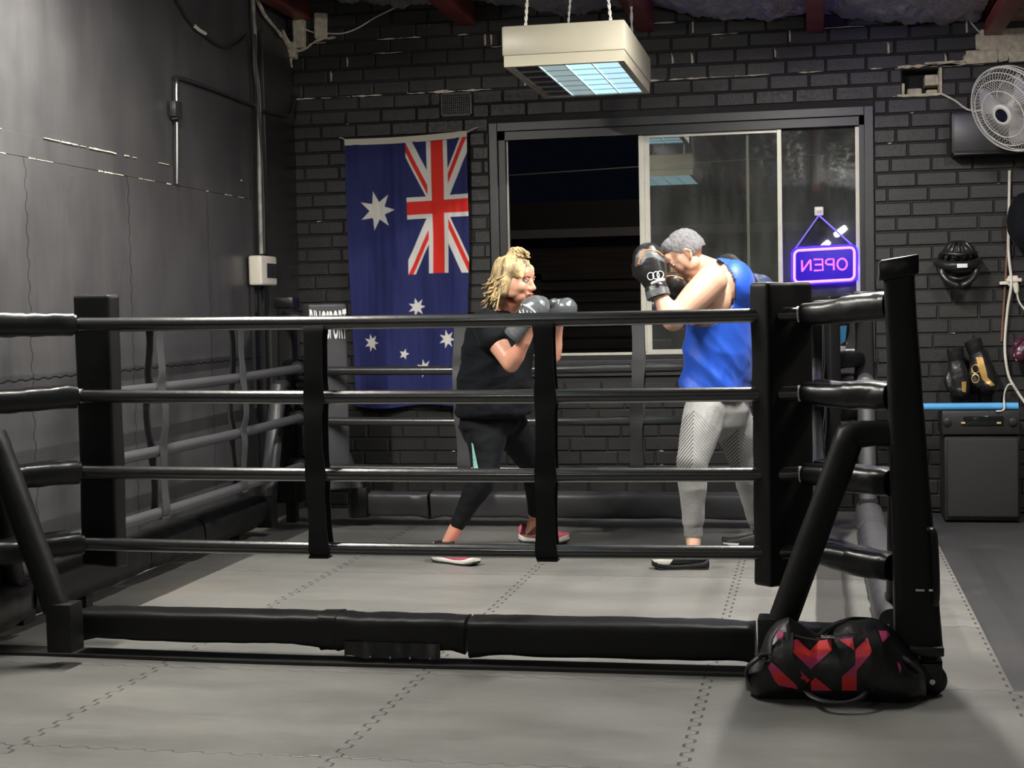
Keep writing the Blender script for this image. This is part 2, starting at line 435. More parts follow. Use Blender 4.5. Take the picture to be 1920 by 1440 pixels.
# cavity of the missing bricks
bm = B(); box(bm, (HX0, YB+.20, HZ0), (HX1, YB+.225, HZ1)); obj('cavity_back', bm, M['mortar'], wall, smooth=False)
bm = B()
box(bm, (HX0+.135, YB+.06, HZ0+.06), (HX1-.01, YB+.20, HZ1-.03), bevel=.006); box(bm, (HX0-.004, YB-.004, HZ0), (HX0+.012, YB+.12, HZ0+.07)); box(bm, (HX0+.03, YB+.08, HZ0), (HX0+.12, YB+.20, HZ0+.05), bevel=.01)
box(bm, (HX1-.012, YB-.012, HZ0), (HX1+.004, YB+.14, HZ1)); box(bm, (HX0-.03, YB-.01, HZ0-.008), (HX1, YB+.14, HZ0+.004)); box(bm, (HX0+.14, YB+.02, HZ0), (HX1-.02, YB+.2, HZ0+.03), bevel=.01)
obj('broken_masonry', bm, M['flake'], wall, smooth=False)
# rendered border and reveals of the opening
bm = B(); t = BORD
for (a, b, c, d) in ((WX0-t, WX0, WZ0-.1, WZ1+t), (WX1, WX1+t, WZ0-.1, WZ1+t), (WX0, WX1, WZ1, WZ1+t)):
    box(bm, (a, YB-.012, c), (b, YB+.012, d), bevel=.003)
struct('trim_1', bm, M['black_paint_metal'])
bm = B(); box(bm, (WX0-t, YB-.045, WZ0-.035), (WX1+t, YB+.14, WZ0), bevel=.004); box(bm, (WX0-t, YB-.012, WZ0-.10), (WX1+t, YB+.011, WZ0-.035))
struct('trim_2', bm, M['black_paint_metal'])
# other walls and the far end of the gym behind the camera
bm = B(); box(bm, (XL-.15, YF, 0), (XL, YB+.2, ZC)); struct('wall_left', bm, M['wall_left'])
bm = B(); box(bm, (XL, YF-.15, 0), (XR, YF, ZC)); struct('wall_front', bm, M['dark_wall'])
bm = B(); box(bm, (XR, YF, 0), (XR+.15, YB+.2, ZC)); struct('wall_right', bm, M['dark_wall'])
# left wall: slightly proud mat band and chipped top edges
bm = B(); box(bm, (XL, YF, 1.992), (XL+.010, 8.70, 2.092), bevel=.002); box(bm, (XL, YF, .02), (XL+.014, 8.72, 1.990), bevel=.003)
struct('trim_3', bm, M['wall_left'])
bm = B(); rnd = random.Random(5)
for z0 in (2.093, 1.991):
    y = 5.3
    while y < 8.6:
        L = rnd.uniform(.02, .16)
        if rnd.random() < (.62 if y < 7.2 else .35):
            zz = z0; hh = rnd.choice((.003, .005, .004, .008)); q = []
            nn = 4
            for i in range(nn+1): q.append((XL+.0125, y+L*i/nn, zz+hh*rnd.uniform(.2, .6)))
            for i in range(nn, -1, -1): q.append((XL+.0125, y+L*i/nn, zz-hh*rnd.uniform(.2, .6)))
            poly(bm, q, (.004, 0, 0))
        y += L+rnd.uniform(.005, .05)
ch = obj('paint_chips', bm, M['flake'], None, smooth=False); ch['kind'] = 'structure'; ch.name = 'trim_4'
# corner pilaster
bm = B(); box(bm, (XL, 8.93, 0), (XL+.035, YB, ZC-.3), bevel=.004); struct('trim_5', bm, M['black_paint_metal'])
# ================================================================ ceiling: sagging foil between red beams
def ceil_z(x, y): return 3.235 - .095*(x+2.2)
bm = B(); nx, ny = 230, 260; x0, x1 = XL, .98; grid = []
beams_x = [-3.26, -2.165, -1.02, .015, 1.05]
for j in range(ny+1):
    y = YF+(YB-YF)*((j/ny)**.45); rowv = []
    for i in range(nx+1):
        x = x0+(x1-x0)*i/nx
        k = max([b for b in beams_x if b <= x] or [x0]); k2 = min([b for b in beams_x if b > x] or [x1]); t = (x-k)/max(.01, k2-k)
        z = ceil_z(x, y)+.035 - .075*math.sin(PI*max(0, min(1, t))) + .035*noise.noise(Vector((x*3, y*2.2, 1))) + .03*(1-2*abs(noise.noise(Vector((x*8, y*6, 4))))) + .012*(1-2*abs(noise.noise(Vector((x*21, y*17, 9)))))
        rowv.append(bm.verts.new((x, y, z)))
    grid.append(rowv)
for j in range(ny):
    for i in range(nx): bm.faces.new((grid[j][i], grid[j][i+1], grid[j+1][i+1], grid[j+1][i]))
r = bmesh.ops.extrude_face_region(bm, geom=bm.faces[:]); 
for v in [g for g in r['geom'] if isinstance(g, bmesh.types.BMVert)]: v.co.z += .01
bmesh.ops.recalc_face_normals(bm, faces=bm.faces[:])
struct('ceiling', bm, M['foil'], smooth=True)
bm = B(); box(bm, (XL-.1, YF, ZC), (XR+.1, YB+.2, ZC+.05)); struct('ceiling', bm, M['dark_wall'])
bm = B()      # timber boards seen past the last beam
for i in range(34):
    y = YB-.02-i*.13; box(bm, (1.0, y-.12, ceil_z(1.6, 0)+.06+rnd.uniform(0, .01)), (XR, y, ceil_z(1.6, 0)+.09))
struct('ceiling', bm, M['timber'])
names = ['red roof beam in the top left corner above the wall join', 'red roof beam above the hanging flag', 'red roof beam just right of the hanging light fitting',
         'red roof beam above the lit OPEN sign', 'red roof beam at the top right beside the bare timber ceiling']
for i, bx_ in enumerate(beams_x):
    zb = [3.20, 3.105, 3.0, 2.935, 2.86][i]; w_ = .05
    bm = B(); box(bm, (bx_-w_, YF+.1, zb), (bx_+w_, YB-.0, zb+.20), bevel=.006)
    tag(obj('roof_beam', bm, M['red_paint']), names[i], 'beam', 'red roof beams')
# cream plaster mess where the corner beam lands
bm = B(); rnd = random.Random(9)
for (a, b, c, d, e_, f_) in ((XL+.06, YB-.05, 3.02, XL+.13, YB, 3.20), (XL+.20, YB-.03, 3.08, XL+.28, YB, 3.24), (XL+.02, YB-.06, 2.96, XL+.07, YB, 3.06)):
    box(bm, (a, b, c), (d, e_, f_), bevel=.008)
tube(bm, smooth_path([(XL+.02, 8.86, 3.24), (XL+.03, 9.0, 3.15), (XL+.03, 9.2, 3.10), (XL+.04, 9.38, 3.02), (XL+.03, 9.45, 2.90)]), .016, 8)
tube(bm, smooth_path([(XL+.03, 9.3, 3.12), (XL+.08, 9.43, 3.0), (XL+.22, 9.455, 3.07), (XL+.34, 9.46, 3.08)]), [.012]*18+[.008], 8)
wrinkle(bm, .008, 30)
tag(obj('plaster_patch', bm, M['flake'], smooth=False), 'cream crumbling plaster in the upper corner where the walls meet', 'plaster')
# ================================================================ window
M['glass'] = None
def mat_glass():
    m, nt, p = new_mat('window_glass'); out = nt.nodes['Material Output']; x = NX(nt)
    g = N(nt, 'ShaderNodeBsdfGlossy', Roughness=.012); g.inputs[0].default_value = (.85, .87, .85, 1)
    t = N(nt, 'ShaderNodeBsdfTransparent'); t.inputs[0].default_value = (.80, .82, .80, 1)
    fr = N(nt, 'ShaderNodeFresnel'); fr.inputs['IOR'].default_value = 1.5
    d = N(nt, 'ShaderNodeBsdfDiffuse'); d.inputs[0].default_value = (.55, .56, .54, 1)
    ms = nt.nodes.new('ShaderNodeMixShader'); nt.links.new(x.m('ADD', x.m('MULTIPLY', fr.outputs[0], 2.8), .09), ms.inputs[0])
    nt.links.new(t.outputs[0], ms.inputs[1]); nt.links.new(g.outputs[0], ms.inputs[2])
    vec, X, Y, Z = x.xyz(); dust = x.noise(x.mapping(vec, (3, 1, .7)), 2.2, 5, .6)
    ms2 = nt.nodes.new('ShaderNodeMixShader'); nt.links.new(x.ramp(dust, .35, .8, .03, .11), ms2.inputs[0])
    nt.links.new(ms.outputs[0], ms2.inputs[1]); nt.links.new(d.outputs[0], ms2.inputs[2]); nt.links.new(ms2.outputs[0], out.inputs[0]); return m
M['glass'] = mat_glass()
M['alu'] = mat('pale_window_aluminium', (.62, .60, .52), .35, metal=.15, vary=.1)
M['dark_frame'] = mat('black_window_frame', (.018, .018, .02), .4)
win = thing('window_1', None, None, ((WX0+WX1)/2, YB+.06, WZ0)); win['kind'] = 'structure'
bm = B()
box(bm, (WX0, YB+.012, WZ1-.055), (WX1, YB+.14, WZ1)); box(bm, (WX0, YB+.04, WZ0), (WX1, YB+.14, WZ0+.03))
box(bm, (WX0, YB+.012, WZ0), (WX0+.045, YB+.14, WZ1)); box(bm, (WX1-.03, YB+.012, WZ0), (WX1, YB+.14, WZ1))
obj('window_frame', bm, M['dark_frame'], win, smooth=False)
bm = B(); box(bm, (WX0+.045, YB+.05, WZ0+.03), (WX0+.055, YB+.075, WZ1-.055)); box(bm, (WX1-.052, YB+.05, WZ0+.03), (WX1-.03, YB+.09, WZ1-.06)); box(bm, (WX0+.05, YB+.05, WZ0+.03), (WX1-.04, YB+.11, WZ0+.045))
obj('window_track', bm, M['alu'], win, smooth=False)
SX0, SX1, SX2 = -1.087, -.212, WX1-.05
bm = B()     # sliding sash, two stiles, rails
box(bm, (SX0, YB+.045, WZ0+.045), (SX0+.035, YB+.075, WZ1-.055), bevel=.003); box(bm, (SX0+.035, YB+.052, WZ0+.045), (SX0+.068, YB+.07, WZ1-.055), bevel=.002)
box(bm, (SX1-.014, YB+.04, WZ0+.045), (SX1+.014, YB+.075, WZ1-.055), bevel=.002)
box(bm, (SX0+.06, YB+.05, WZ0+.045), (SX1, YB+.07, WZ0+.06)); box(bm, (SX0+.06, YB+.05, WZ1-.075), (SX1, YB+.07, WZ1-.055))
obj('sliding_sash', bm, M['alu'], win, smooth=False)
bm = B(); box(bm, (SX1-.205, YB+.085, WZ0+.04), (SX1-.188, YB+.1, WZ1-.06)); obj('outer_sash_stile', bm, M['alu'], win, smooth=False)
bm = B(); box(bm, (SX0+.066, YB+.059, WZ0+.06), (SX1-.012, YB+.063, WZ1-.075)); obj('pane', bm, M['glass'], win, smooth=False)
bm = B(); box(bm, (SX1+.012, YB+.079, WZ0+.045), (SX2, YB+.083, WZ1-.06)); obj('pane', bm, M['glass'], win, smooth=False)
area('lane_fill', (-1.0, 11.2, 3.6), .4, .4, 3.5, (1, .8, .55), 180, (math.radians(60), 0, 0))  # added unseen lamp that brightens the building and wires outside
# outside: a dark brick building across the lane, a gutter line and two wires
M['night_wall'] = mat('night_brick', (.055, .05, .042), .8, vary=.4, vscale=5, stretch=(.3, 1, 8))
M['night_dark'] = mat('night_cladding', (.03, .03, .032), .7)
t_ = thing('neighbouring_building', 'dark brick building across the lane seen through the open window', 'building', (-2.6, 14.0, 0))
bm = B(); box(bm, (-7, 14.0, 0), (4, 16, 1.95)); obj('wall', bm, M['night_wall'], t_, smooth=False)
bm = B(); box(bm, (-7.1, 13.85, 1.95), (4.1, 14.1, 2.03)); obj('gutter', bm, mat('gutter', (.25, .25, .25), .5), t_, smooth=False)
bm = B(); box(bm, (-7, 14.1, 2.03), (4, 15.8, 2.30)); obj('roof', bm, M['night_dark'], t_, smooth=False)
bm = B()
for k in range(12): box(bm, (-2.55, 13.97, .25+k*.11), (-1.4, 14.0, .33+k*.11))
box(bm, (-2.6, 13.95, .2), (-2.53, 14.0, 1.62)); box(bm, (-1.42, 13.95, .2), (-1.36, 14.0, 1.62)); box(bm, (-2.6, 13.95, 1.56), (-1.36, 14.0, 1.62))
obj('shutter', bm, M['night_wall'], t_, smooth=False)
for z, lab in ((2.52, 'lower thin cable crossing the night sky outside the window'), (3.1, 'upper faint cable crossing the night sky outside the window')):
    bm = B(); tube(bm, [(-6, 13, z-.1), (-2.5, 13, z-.05), (1.5, 13, z+.06)], .006, 6); obj('cable', bm, mat('cable_grey', (.3, .3, .3), .5), t_)
bm = B(); box(bm, (-9, YB+.3, -.3), (6, 16, -.02)); struct('floor', bm, mat('asphalt', (.03, .03, .03), .8))
# ================================================================ the boxing ring
RX0, RX1, RY0, RY1 = -2.95, .0, 5.40, 8.36        # rope square
RZ = [.400, .683, .970, 1.256]
PXL, PXR, PYF, PYB = -3.18, .285, 5.08, 8.66      # corner posts
ring = thing('boxing_ring', 'black padded boxing ring with four ropes, corner posts and corner cushions standing on the mats', 'boxing ring', (-1.45, 6.87, 0))
def sag(a, b, s, n=16):
    a, b = Vector(a), Vector(b); return [a.lerp(b, i/n)+Vector((0, 0, -s*4*(i/n)*(1-i/n))) for i in range(n+1)]
sides = {'front': ((RX0+.14, RY0), (RX1-.06, RY0)), 'rear': ((RX0+.06, RY1), (RX1-.06, RY1)), 'left': ((RX0, RY0+.06), (RX0, RY1-.06)), 'right': ((RX1, RY0+.08), (RX1, RY1-.06))}
for s_, (a, b) in sides.items():
    for k, z in enumerate(RZ):
        sg = {'front': .008, 'rear': .012, 'left': .012, 'right': .012}[s_]
        za = z + {'front': (.010, 0, 0, 0)[k], 'rear': 0, 'left': 0, 'right': 0}[s_]
        if s_ == 'front': zl, zr = [(.402, .400), (.685, .680), (.982, .967), (1.262, 1.247)][k]
        elif s_ == 'rear': zl = zr = [.385, .66, .955, 1.25][k]
        else: zl = zr = z
        bm = B(); tube(bm, sag((a[0], a[1], zl), (b[0], b[1], zr), sg), .0265, 16)
        wrinkle(bm, .0012, 9, seed=k)
        rp = obj('rope', bm, {'front': M['rope'], 'rear': M['rope_rear'], 'right': M['rope_rear'], 'left': M['vinyl_grey']}[s_], ring)
        # taped white rope ends
        if s_ == 'front':
            bm = B(); 
            tube(bm, [(b[0]-.004, b[1]-.002, zr), (b[0]+.022, b[1]-.004, zr+.001)], [.029, .027], 12)
            obj('rope_end', bm, M['white_tape'], rp)
            if k == 2:
                bm = B(); tube(bm, [(a[0]-.028, a[1], zl), (a[0]+.004, a[1], zl)], .028, 12); obj('rope_end', bm, M['white_tape'], rp)
    # webbing spacers that tie the ropes
    n_at = {'front': (-1.850, -.973), 'rear': (-1.99, -.98), 'left': (6.38, 7.36), 'right': (6.4, 7.4)}[s_]
    for q, u in enumerate(n_at):
        bm = B()
        side = Vector((1, 0, 0)) if s_ in ('front', 'rear') else Vector((0, 1, 0))
        outw = Vector((0, -1, 0)) if s_ == 'front' else Vector((0, 1, 0)) if s_ == 'rear' else Vector((-1, 0, 0)) if s_ == 'left' else Vector((1, 0, 0))
        base = Vector((u, RY0 if s_ == 'front' else RY1, 0)) if s_ in ('front', 'rear') else Vector((RX0 if s_ == 'left' else RX1, u, 0))
        for sgn in (1, -1):
            rows = []
            zt, zb = (1.250 if s_ == 'front' else 1.262), .400-.034
            if s_ != 'front': zb = .37
            nseg = 48
            for i in range(nseg+1):
                z = zt+(zb-zt)*i/nseg
                ds = min(abs(z-r) for r in RZ); pinch = math.exp(-(ds/.05)**2)
                off = sgn*(.0285 + .006*(1-pinch) + (.012 if s_ in ('left', 'rear') else .004)*(1-pinch)*math.sin(z*9+q))
                wd = (.037 if s_ == 'front' else .036)*(1 + .10*pinch - .06*(1-pinch))
                sway = (.010*math.sin(z*5.5+q*2) if s_ != 'front' else .004*math.sin(z*6+q*2))
                if abs(i-0) < 1 or i == nseg: off *= .6
                rows.append((base+outw*off+Vector((0, 0, z))+side*sway, wd))
            for (th) in (0,):
                R = []
                for c, wd in rows:
                    R.append([bm.verts.new(c+side*x_+outw*y_) for x_, y_ in ((-wd, -.0016), (-wd*.5, -.0022+.0), (wd*.5, -.0022), (wd, -.0016), (wd, .0016), (wd*.5, .0022), (-wd*.5, .0022), (-wd, .0016))])
                skin_rings(bm, R)
        box(bm, base+side*-.038+outw*-.03+Vector((0, 0, zb-.008)) if False else Vector((min((base-side*.038-outw*.03)[0], (base+side*.038+outw*.03)[0]), min((base-side*.038-outw*.03)[1], (base+side*.038+outw*.03)[1]), zb-.006)),
            Vector((max((base-side*.038-outw*.03)[0], (base+side*.038+outw*.03)[0]), max((base-side*.038-outw*.03)[1], (base+side*.038+outw*.03)[1]), zb+.003)))
        bmesh.ops.recalc_face_normals(bm, faces=bm.faces[:])
        obj('rope_spacer', bm, M['strap'] if s_ == 'front' else M['strap_grey'], ring)
# corner posts, sleeves, braces, cushions, turnbuckle covers
def post(px, py, ztop, kind):
    bm = B(); box(bm, (px-.03, py-.03, .02), (px+.03, py+.03, ztop-.02)); p_ = obj('corner_post', bm, M['steel'], ring, smooth=False)
    bm = B(); rings = []
    zb = .165 if kind == 'fr' else .16
    for i in range(15):
        t = i/14; z = ztop-.012+(zb-ztop)*t; wdt = .051+.026*max(0, t-.2)/.8; dx = (.055*t if kind == 'fr' else 0)
        rings.append(ring_verts(bm, Vector((px-(.02 if kind == 'fr' else 0)+dx, py-.01*t, z)), Vector((wdt, 0, 0)), Vector((0, wdt, 0)), 40, 6))
    skin_rings(bm, rings); wrinkle(bm, .0022, 7, (1, 1, .5), seed=px)
    obj('post_sleeve', bm, M['vinyl_matt'], p_)
    bm = B(); c = Vector((px-(.02 if kind == 'fr' else 0), py, ztop))
    vs = box(bm, c+Vector((-.062, -.062, -.062)), c+Vector((.062, .062, .004)), bevel=.008); 
    for v in vs: v.co += Vector((0, 0, .006*math.sin(v.co.x*60)))+Vector((.002*noise.noise(v.co*40), 0, .003*noise.noise(v.co*30)))
    if kind == 'fr':
        for v in vs: v.co.z += (v.co.x-c.x)*.13
    obj('post_cap', bm, M['vinyl'], p_)
    return p_
corners = {'fr': (PXR, PYF, 1.422, (-1, 1)), 'fl': (PXL, PYF, 1.40, (1, 1)), 'rl': (PXL+.04, PYB, 1.385, (1, -1)), 'rr': (PXR-.02, PYB, 1.345, (-1, -1))}
for kind, (px, py, zt, (ix, iy)) in corners.items():
    p_ = post(px, py, zt, kind)
    # two padded braces: one along the front or rear beam, one along the side beam
    for (dx, dy) in ((ix, 0), (0, iy)):
        bm = B(); d = Vector((dx, dy, 0)); b0 = Vector((px, py, .845))
        out = Vector((0, -iy*.0, 0))
        e0 = b0+d*.178; e1 = b0+d*.41+Vector((0, 0, -.64))
        pts = [b0+d*.035, b0+d*.10+Vector((0, 0, .006)), b0+d*.155+Vector((0, 0, .004)), e0+Vector((0, 0, -.006)), e0.lerp(e1, .05)]+[e0.lerp(e1, t) for t in (.1, .2, .4, .6, .8, 1)]
        tube(bm, pts, [.043, .044, .047, .054, .051]+[.0495]*6, 20, e=2.3)
        wrinkle(bm, .002, 12, seed=px+dx)
        obj('brace', bm, M['vinyl_matt'] if kind[0] == 'f' else M['vinyl_grey'], p_)
        bm = B(); c = b0+d*.425; c = c+d*.012; box(bm, (c.x-.05, c.y-.05, .055), (c.x+.05, c.y+.05, .235), bevel=.006)
        for v in bm.verts: v.co += Vector((.002*noise.noise(v.co*20), 0, 0))
        obj('brace_socket', bm, M['vinyl_matt'], p_)
    if kind[0] == 'f' or kind == 'rr':
        # swivel castor under the corner
        cx, cy = (px+.075, py-.055) if kind == 'fr' else (px-.06*ix, py+.02)
        bm = B(); box(bm, (cx-.075, cy-.05, .135), (cx+.035, cy+.055, .165), bevel=.004); lathe(bm, (cx-.01, cy, .115), (0, 0, 1), [(.022, 0), (.026, .006), (.026, .022), (.018, .026)], 18)
        cs = obj('castor', bm, M['rubber'], p_)
        bm = B(); box(bm, (cx-.045, cy-.036, .035), (cx+.03, cy-.030, .118), bevel=.002); box(bm, (cx-.045, cy+.030, .035), (cx+.03, cy+.036, .118), bevel=.002); box(bm, (cx-.045, cy-.036, .108), (cx+.03, cy+.036, .118))
        obj('castor_fork', bm, M['rubber'], cs)
        bm = B(); lathe(bm, (cx-.002, cy-.024, .050), (0, 1, 0), [(.012, 0), (.040, .001), (.049, .008), (.050, .024), (.049, .040), (.040, .047), (.012, .048)], 28)
        obj('castor_wheel', bm, M['rubber'], cs)
        bm = B(); lathe(bm, (cx-.002, cy-.042, .050), (0, 1, 0), [(.009, 0), (.010, .004), (.006, .084), (.004, .086)], 12); obj('axle_bolt', bm, M['chrome'], cs)
    # corner cushion, standing diagonally inside the ropes
    n = (Vector((.35, 1, 0)) if kind == 'fl' else Vector((ix, iy, 0))).normalized(); tdir = Vector((-n.y, n.x, 0))
    cc = {'fr': Vector((-.120, 5.455, 0)), 'fl': Vector((-2.785, 5.50, 0)), 'rl': Vector((-2.815, 8.40, 0)), 'rr': Vector((.02, 8.31, 0))}[kind]
    zb, zt2 = {'fr': (.278, 1.362), 'fl': (.298, 1.378), 'rl': (.25, 1.345), 'rr': (.25, 1.33)}[kind]
    wd, th = {'fr': (.112, .048), 'fl': (.098, .036), 'rl': (.125, .048), 'rr': (.12, .045)}[kind]
    bm = B(); Mx = Matrix((( tdir.x, n.x, 0, cc.x), (tdir.y, n.y, 0, cc.y), (0, 0, 1, 0), (0, 0, 0, 1)))
    vs = box(bm, (-wd, -th, zb), (wd, th, zt2), M=Mx, bevel=.014, seg=3)
    bmesh.ops.bisect_plane
    for z in [zb+.02+(zt2-zb-.04)*i/16 for i in range(17)]:
        bmesh.ops.bisect_plane(bm, geom=bm.verts[:]+bm.edges[:]+bm.faces[:], plane_co=(0, 0, z), plane_no=(0, 0, 1))
    for k in range(-3, 4):
        bmesh.ops.bisect_plane(bm, geom=bm.verts[:]+bm.edges[:]+bm.faces[:], plane_co=cc+tdir*(wd*k/4), plane_no=tdir)
    wrinkle(bm, .004, 5, (1, 1, .7), seed=px*3)
    cu = obj('corner_cushion', bm, M['vinyl_matt'] if kind != 'rl' else M['vinyl_grey'], ring)
    if kind == 'rl':
        txt = bpy.data.curves.new('lettering', 'FONT'); txt.body = 'RINGSPORT'; txt.size = .1; txt.extrude = .001; txt.offset = .0012
        to = bpy.data.objects.new('tmp', txt); link(to); dg = bpy.context.evaluated_depsgraph_get(); dg.update()
        me = bpy.data.meshes.new_from_object(to.evaluated_get(dg)); bpy.data.objects.remove(to)
        xs = [v.co.x for v in me.vertices]; ys = [v.co.y for v in me.vertices]; w0, h0 = max(xs)-min(xs), max(ys)-min(ys)
        face = cc + n*(th+.05); tbv = None
        # baseline runs along the face, seen from inside the ring
        ax = Vector((1, 1, 0)).normalized(); 
        tb = bmesh.new()
        for (z_, hh) in ((1.132, .182),):
            mm = me.copy()
            for v in mm.vertices:
                u = ((v.co.x-min(xs))/w0-.5)*.235; hgt = (v.co.y-min(ys))/h0; arch = .016*(1-(u/.1175)**2)
                zz = z_ + hgt*(hh-arch*1.2)+arch*.35
                v.co = face + ax*u + n*v.co.z + Vector((0, 0, zz))
            tb.from_mesh(mm); bpy.data.meshes.remove(mm)
        bv_ = bmesh.new(); bv_.from_mesh(cu.data); bv_.transform(Matrix.Translation(ORG[cu.name])); from mathutils.bvhtree import BVHTree as BT_
        tt_ = BT_.FromBMesh(bv_); bv_.free()
        for v in tb.verts:
            base_off = (v.co-face).dot(n); h = tt_.ray_cast(v.co+n*.1, -n, 1.0)
            if h[0] is not None: v.co = h[0]+n*(.0015+base_off)
        obj('lettering', tb, mat('white_print', (.85, .85, .83), .5), cu, smooth=False)
        bpy.data.meshes.remove(me)
    # turnbuckle covers: from the post to the two rope ends at each of the four heights
    for k, z in enumerate(RZ):
        for q, tgt in enumerate(({'fr': (RX1-.035, RY0-.005), 'fl': (RX0+.125, RY0-.0), 'rl': (RX0+.06, RY1), 'rr': (RX1-.06, RY1)}[kind], {'fr': (RX1+.01, RY0+.10), 'fl': (RX0, RY0+.10), 'rl': (RX0, RY1-.08), 'rr': (RX1, RY1-.08)}[kind])):
            zr = z
            if kind in ('fl', 'fr') and q == 0: zr = [(.402, .400), (.685, .680), (.982, .967), (1.262, 1.247)][k][0 if kind == 'fl' else 1]
            a = Vector((tgt[0], tgt[1], zr)); bpt = Vector((px, py, z+(.018 if k == 3 else .0))); d = (bpt-a); L = d.length-.055; d.normalize()
            if kind == 'fl' and q == 0: L -= .0
            bm = B(); pts = []; rr = []
            nn = 14
            for i in range(nn+1):
                t = i/nn; pts.append(a+d*(t*L)+Vector((0, 0, .003*math.sin(t*7+k)))); 
                r_ = .041+.003*min(1, t*3) + (.0045 if t > .45 else 0) - (.006 if t > .97 else 0)
                rr.append(r_)
            tube(bm, pts, rr, 20, e=2.6); wrinkle(bm, .0045, 11, seed=k*3+q+px, fn=lambda c: 1)
            cv = obj('turnbuckle_cover', bm, M['vinyl'], p_ if False else ring)
            # overlapping flap
            if q == 0 and kind[0] == 'f':
                bm = B(); tube(bm, [a+d*(L*((.52 if kind == 'fr' else .03)+.06*i)) for i in range(9)], [.0475, .0485, .0475, .048, .0475, .048, .049, .0485, .046], 22, e=2.8); wrinkle(bm, .004, 14, seed=k+q)
                fl_ = [a+d*(L*.5)+Vector((0, 0, .043)), a+d*(L*.62)+Vector((0, 0, .047)), a+d*(L*.60)+Vector((0, .02, .055)), a+d*(L*.48)+Vector((0, .02, .048))]
                obj('cover_flap', bm, M['vinyl'], cv)
                bm = B(); tube(bm, [a+d*L, a+d*(L+.05)], .016, 10); lathe(bm, a+d*(L+.012)+Vector((0, 0, .02)), (0, 0, 1), [(.006, 0), (.008, .002), (.008, .006), (.003, .009)], 8)
                obj('turnbuckle', bm, M['steel'], cv)
# the front right post carries a webbing loop with two reflective bars
bm = B(); tube(bm, smooth_path([(.350, 5.005, .545), (.366, 4.995, .53), (.372, 4.990, .42), (.372, 4.985, .33), (.368, 4.99, .30)]), .016, 8, flat=.6)
lp = obj('sleeve_strap', bm, M['vinyl'], ring)
bm = B()
c0 = P(1735, 1107, Y=4.985)
for dx in (-.030, .012): box(bm, (c0.x+dx, c0.y-.004, c0.z-.0025), (c0.x+dx+.027, c0.y+.004, c0.z+.0025))
obj('reflective_bar', bm, M['white_tape'], lp, smooth=False)
# padded base beams (aprons), built as several wrapped lengths
def beam(pa, pb, wdt, hgt, zc, mat_, seed, saggy=0, name='base_beam', n=26, up_noise=.006):
    pa, pb = Vector(pa), Vector(pb); d = (pb-pa).normalized(); s = Vector((d.y, -d.x, 0)); bm = B(); R = []
    for i in range(n+1):
        t = i/n; e = min(t, 1-t)*(pb-pa).length
        end = math.exp(-(e/.05)**2)
        c = pa.lerp(pb, t)+Vector((0, 0, zc - saggy*end*.5))
        R.append(ring_verts(bm, c, s*(wdt*(1-.05*end)), Vector((0, 0, hgt*(1+.10*end*(1 if saggy else 0)))), 44, 5))
    skin_rings(bm, R)
    def fn(c):
        e = min((c-pa).length, (c-pb).length); return .5+1.4*math.exp(-(e/.18)**2)
    wrinkle(bm, up_noise, 5.5, (1, 1, 1), seed, fn); wrinkle(bm, up_noise*.4, 22, seed=seed+3, fn=fn)
    return obj(name, bm, mat_, ring)
YA = 5.285
beam((-2.765, YA, 0), (-1.80, YA, 0), .080, .060, .118, M['vinyl_matt'], 1, .01)
beam((-1.745, YA, 0), (-1.25, YA, 0), .078, .066, .109, M['vinyl_matt'], 2, .012)
beam((-1.245, YA, 0), (-.215, YA, 0), .080, .069, .105, M['vinyl_matt'], 3, .016)
beam((-.195, YA-.01, 0), (.24, YA-.03, 0), .085, .062, .112, M['vinyl'], 4, .01)
beam((-1.81, YA, 0), (-1.735, YA, 0), .083, .074, .108, M['vinyl_matt'], 5, 0, name='beam_strap', n=5)
bm = B()      # frayed velcro edge hanging under the middle length
R = []
for i in range(30):
    t = i/29; x = -1.70+.36*t; zlow = .030+.012*noise.noise(Vector((x*14, 0, 3)))
    R.append([bm.verts.new((x, YA-.083-.006*math.sin(t*19), .085)), bm.verts.new((x, YA-.090-.010*noise.noise(Vector((x*20, 1, 0))), zlow)), bm.verts.new((x, YA-.084, zlow)), bm.verts.new((x, YA-.078, .085))])
skin_rings(bm, R)
for i in range(4): lathe(bm, (-1.60+i*.075, YA-.088, .024), (0, 0, 1), [(.004, 0), (.010, .003), (.010, .008), (.006, .012)], 10)
bmesh.ops.recalc_face_normals(bm, faces=bm.faces[:]); obj('velcro_flap', bm, M['vinyl'], ring)
# rear beams
for i, (a, b) in enumerate(((-2.78, -2.28), (-2.27, -1.66), (-1.655, -.73), (-.72, -.05))):
    beam((a, PYB+.06, 0), (b, PYB+.06, 0), .085, .078, .128, M['vinyl_grey'], 10+i, .008, up_noise=.010 if i == 0 else .005)
# side beams, rounder
def round_beam(x, ya, yb, r, zc, mat_, seed, xb=None):
    bm = B(); n = 24; pts = [(x+((xb-x)*(i/n) if xb is not None else 0), ya+(yb-ya)*i/n, zc) for i in range(n+1)]
    tube(bm, pts, [r*(.9 if i in (0, n) else 1) for i in range(n+1)], 24, e=2.6); wrinkle(bm, .006, 6, seed=seed, fn=lambda c: .6+1.2*math.exp(-(min(abs(c.y-ya), abs(c.y-yb))/.15)**2)); return obj('base_beam', bm, mat_, ring)
for i, (a, b) in enumerate(((5.55, 6.62), (6.63, 7.28), (7.29, 8.2))): round_beam(PXL-.02, a, b, .095, .155, M['vinyl_matt'], 20+i)
round_beam(PXL-.02, 5.0, 5.52, .10, .15, M['vinyl'], 29)
for i, (a, b) in enumerate(((5.35, 6.5), (6.51, 7.5), (7.51, 8.3))): round_beam(PXR-.02, a, b, .075, .15, M['vinyl_grey'], 30+i)
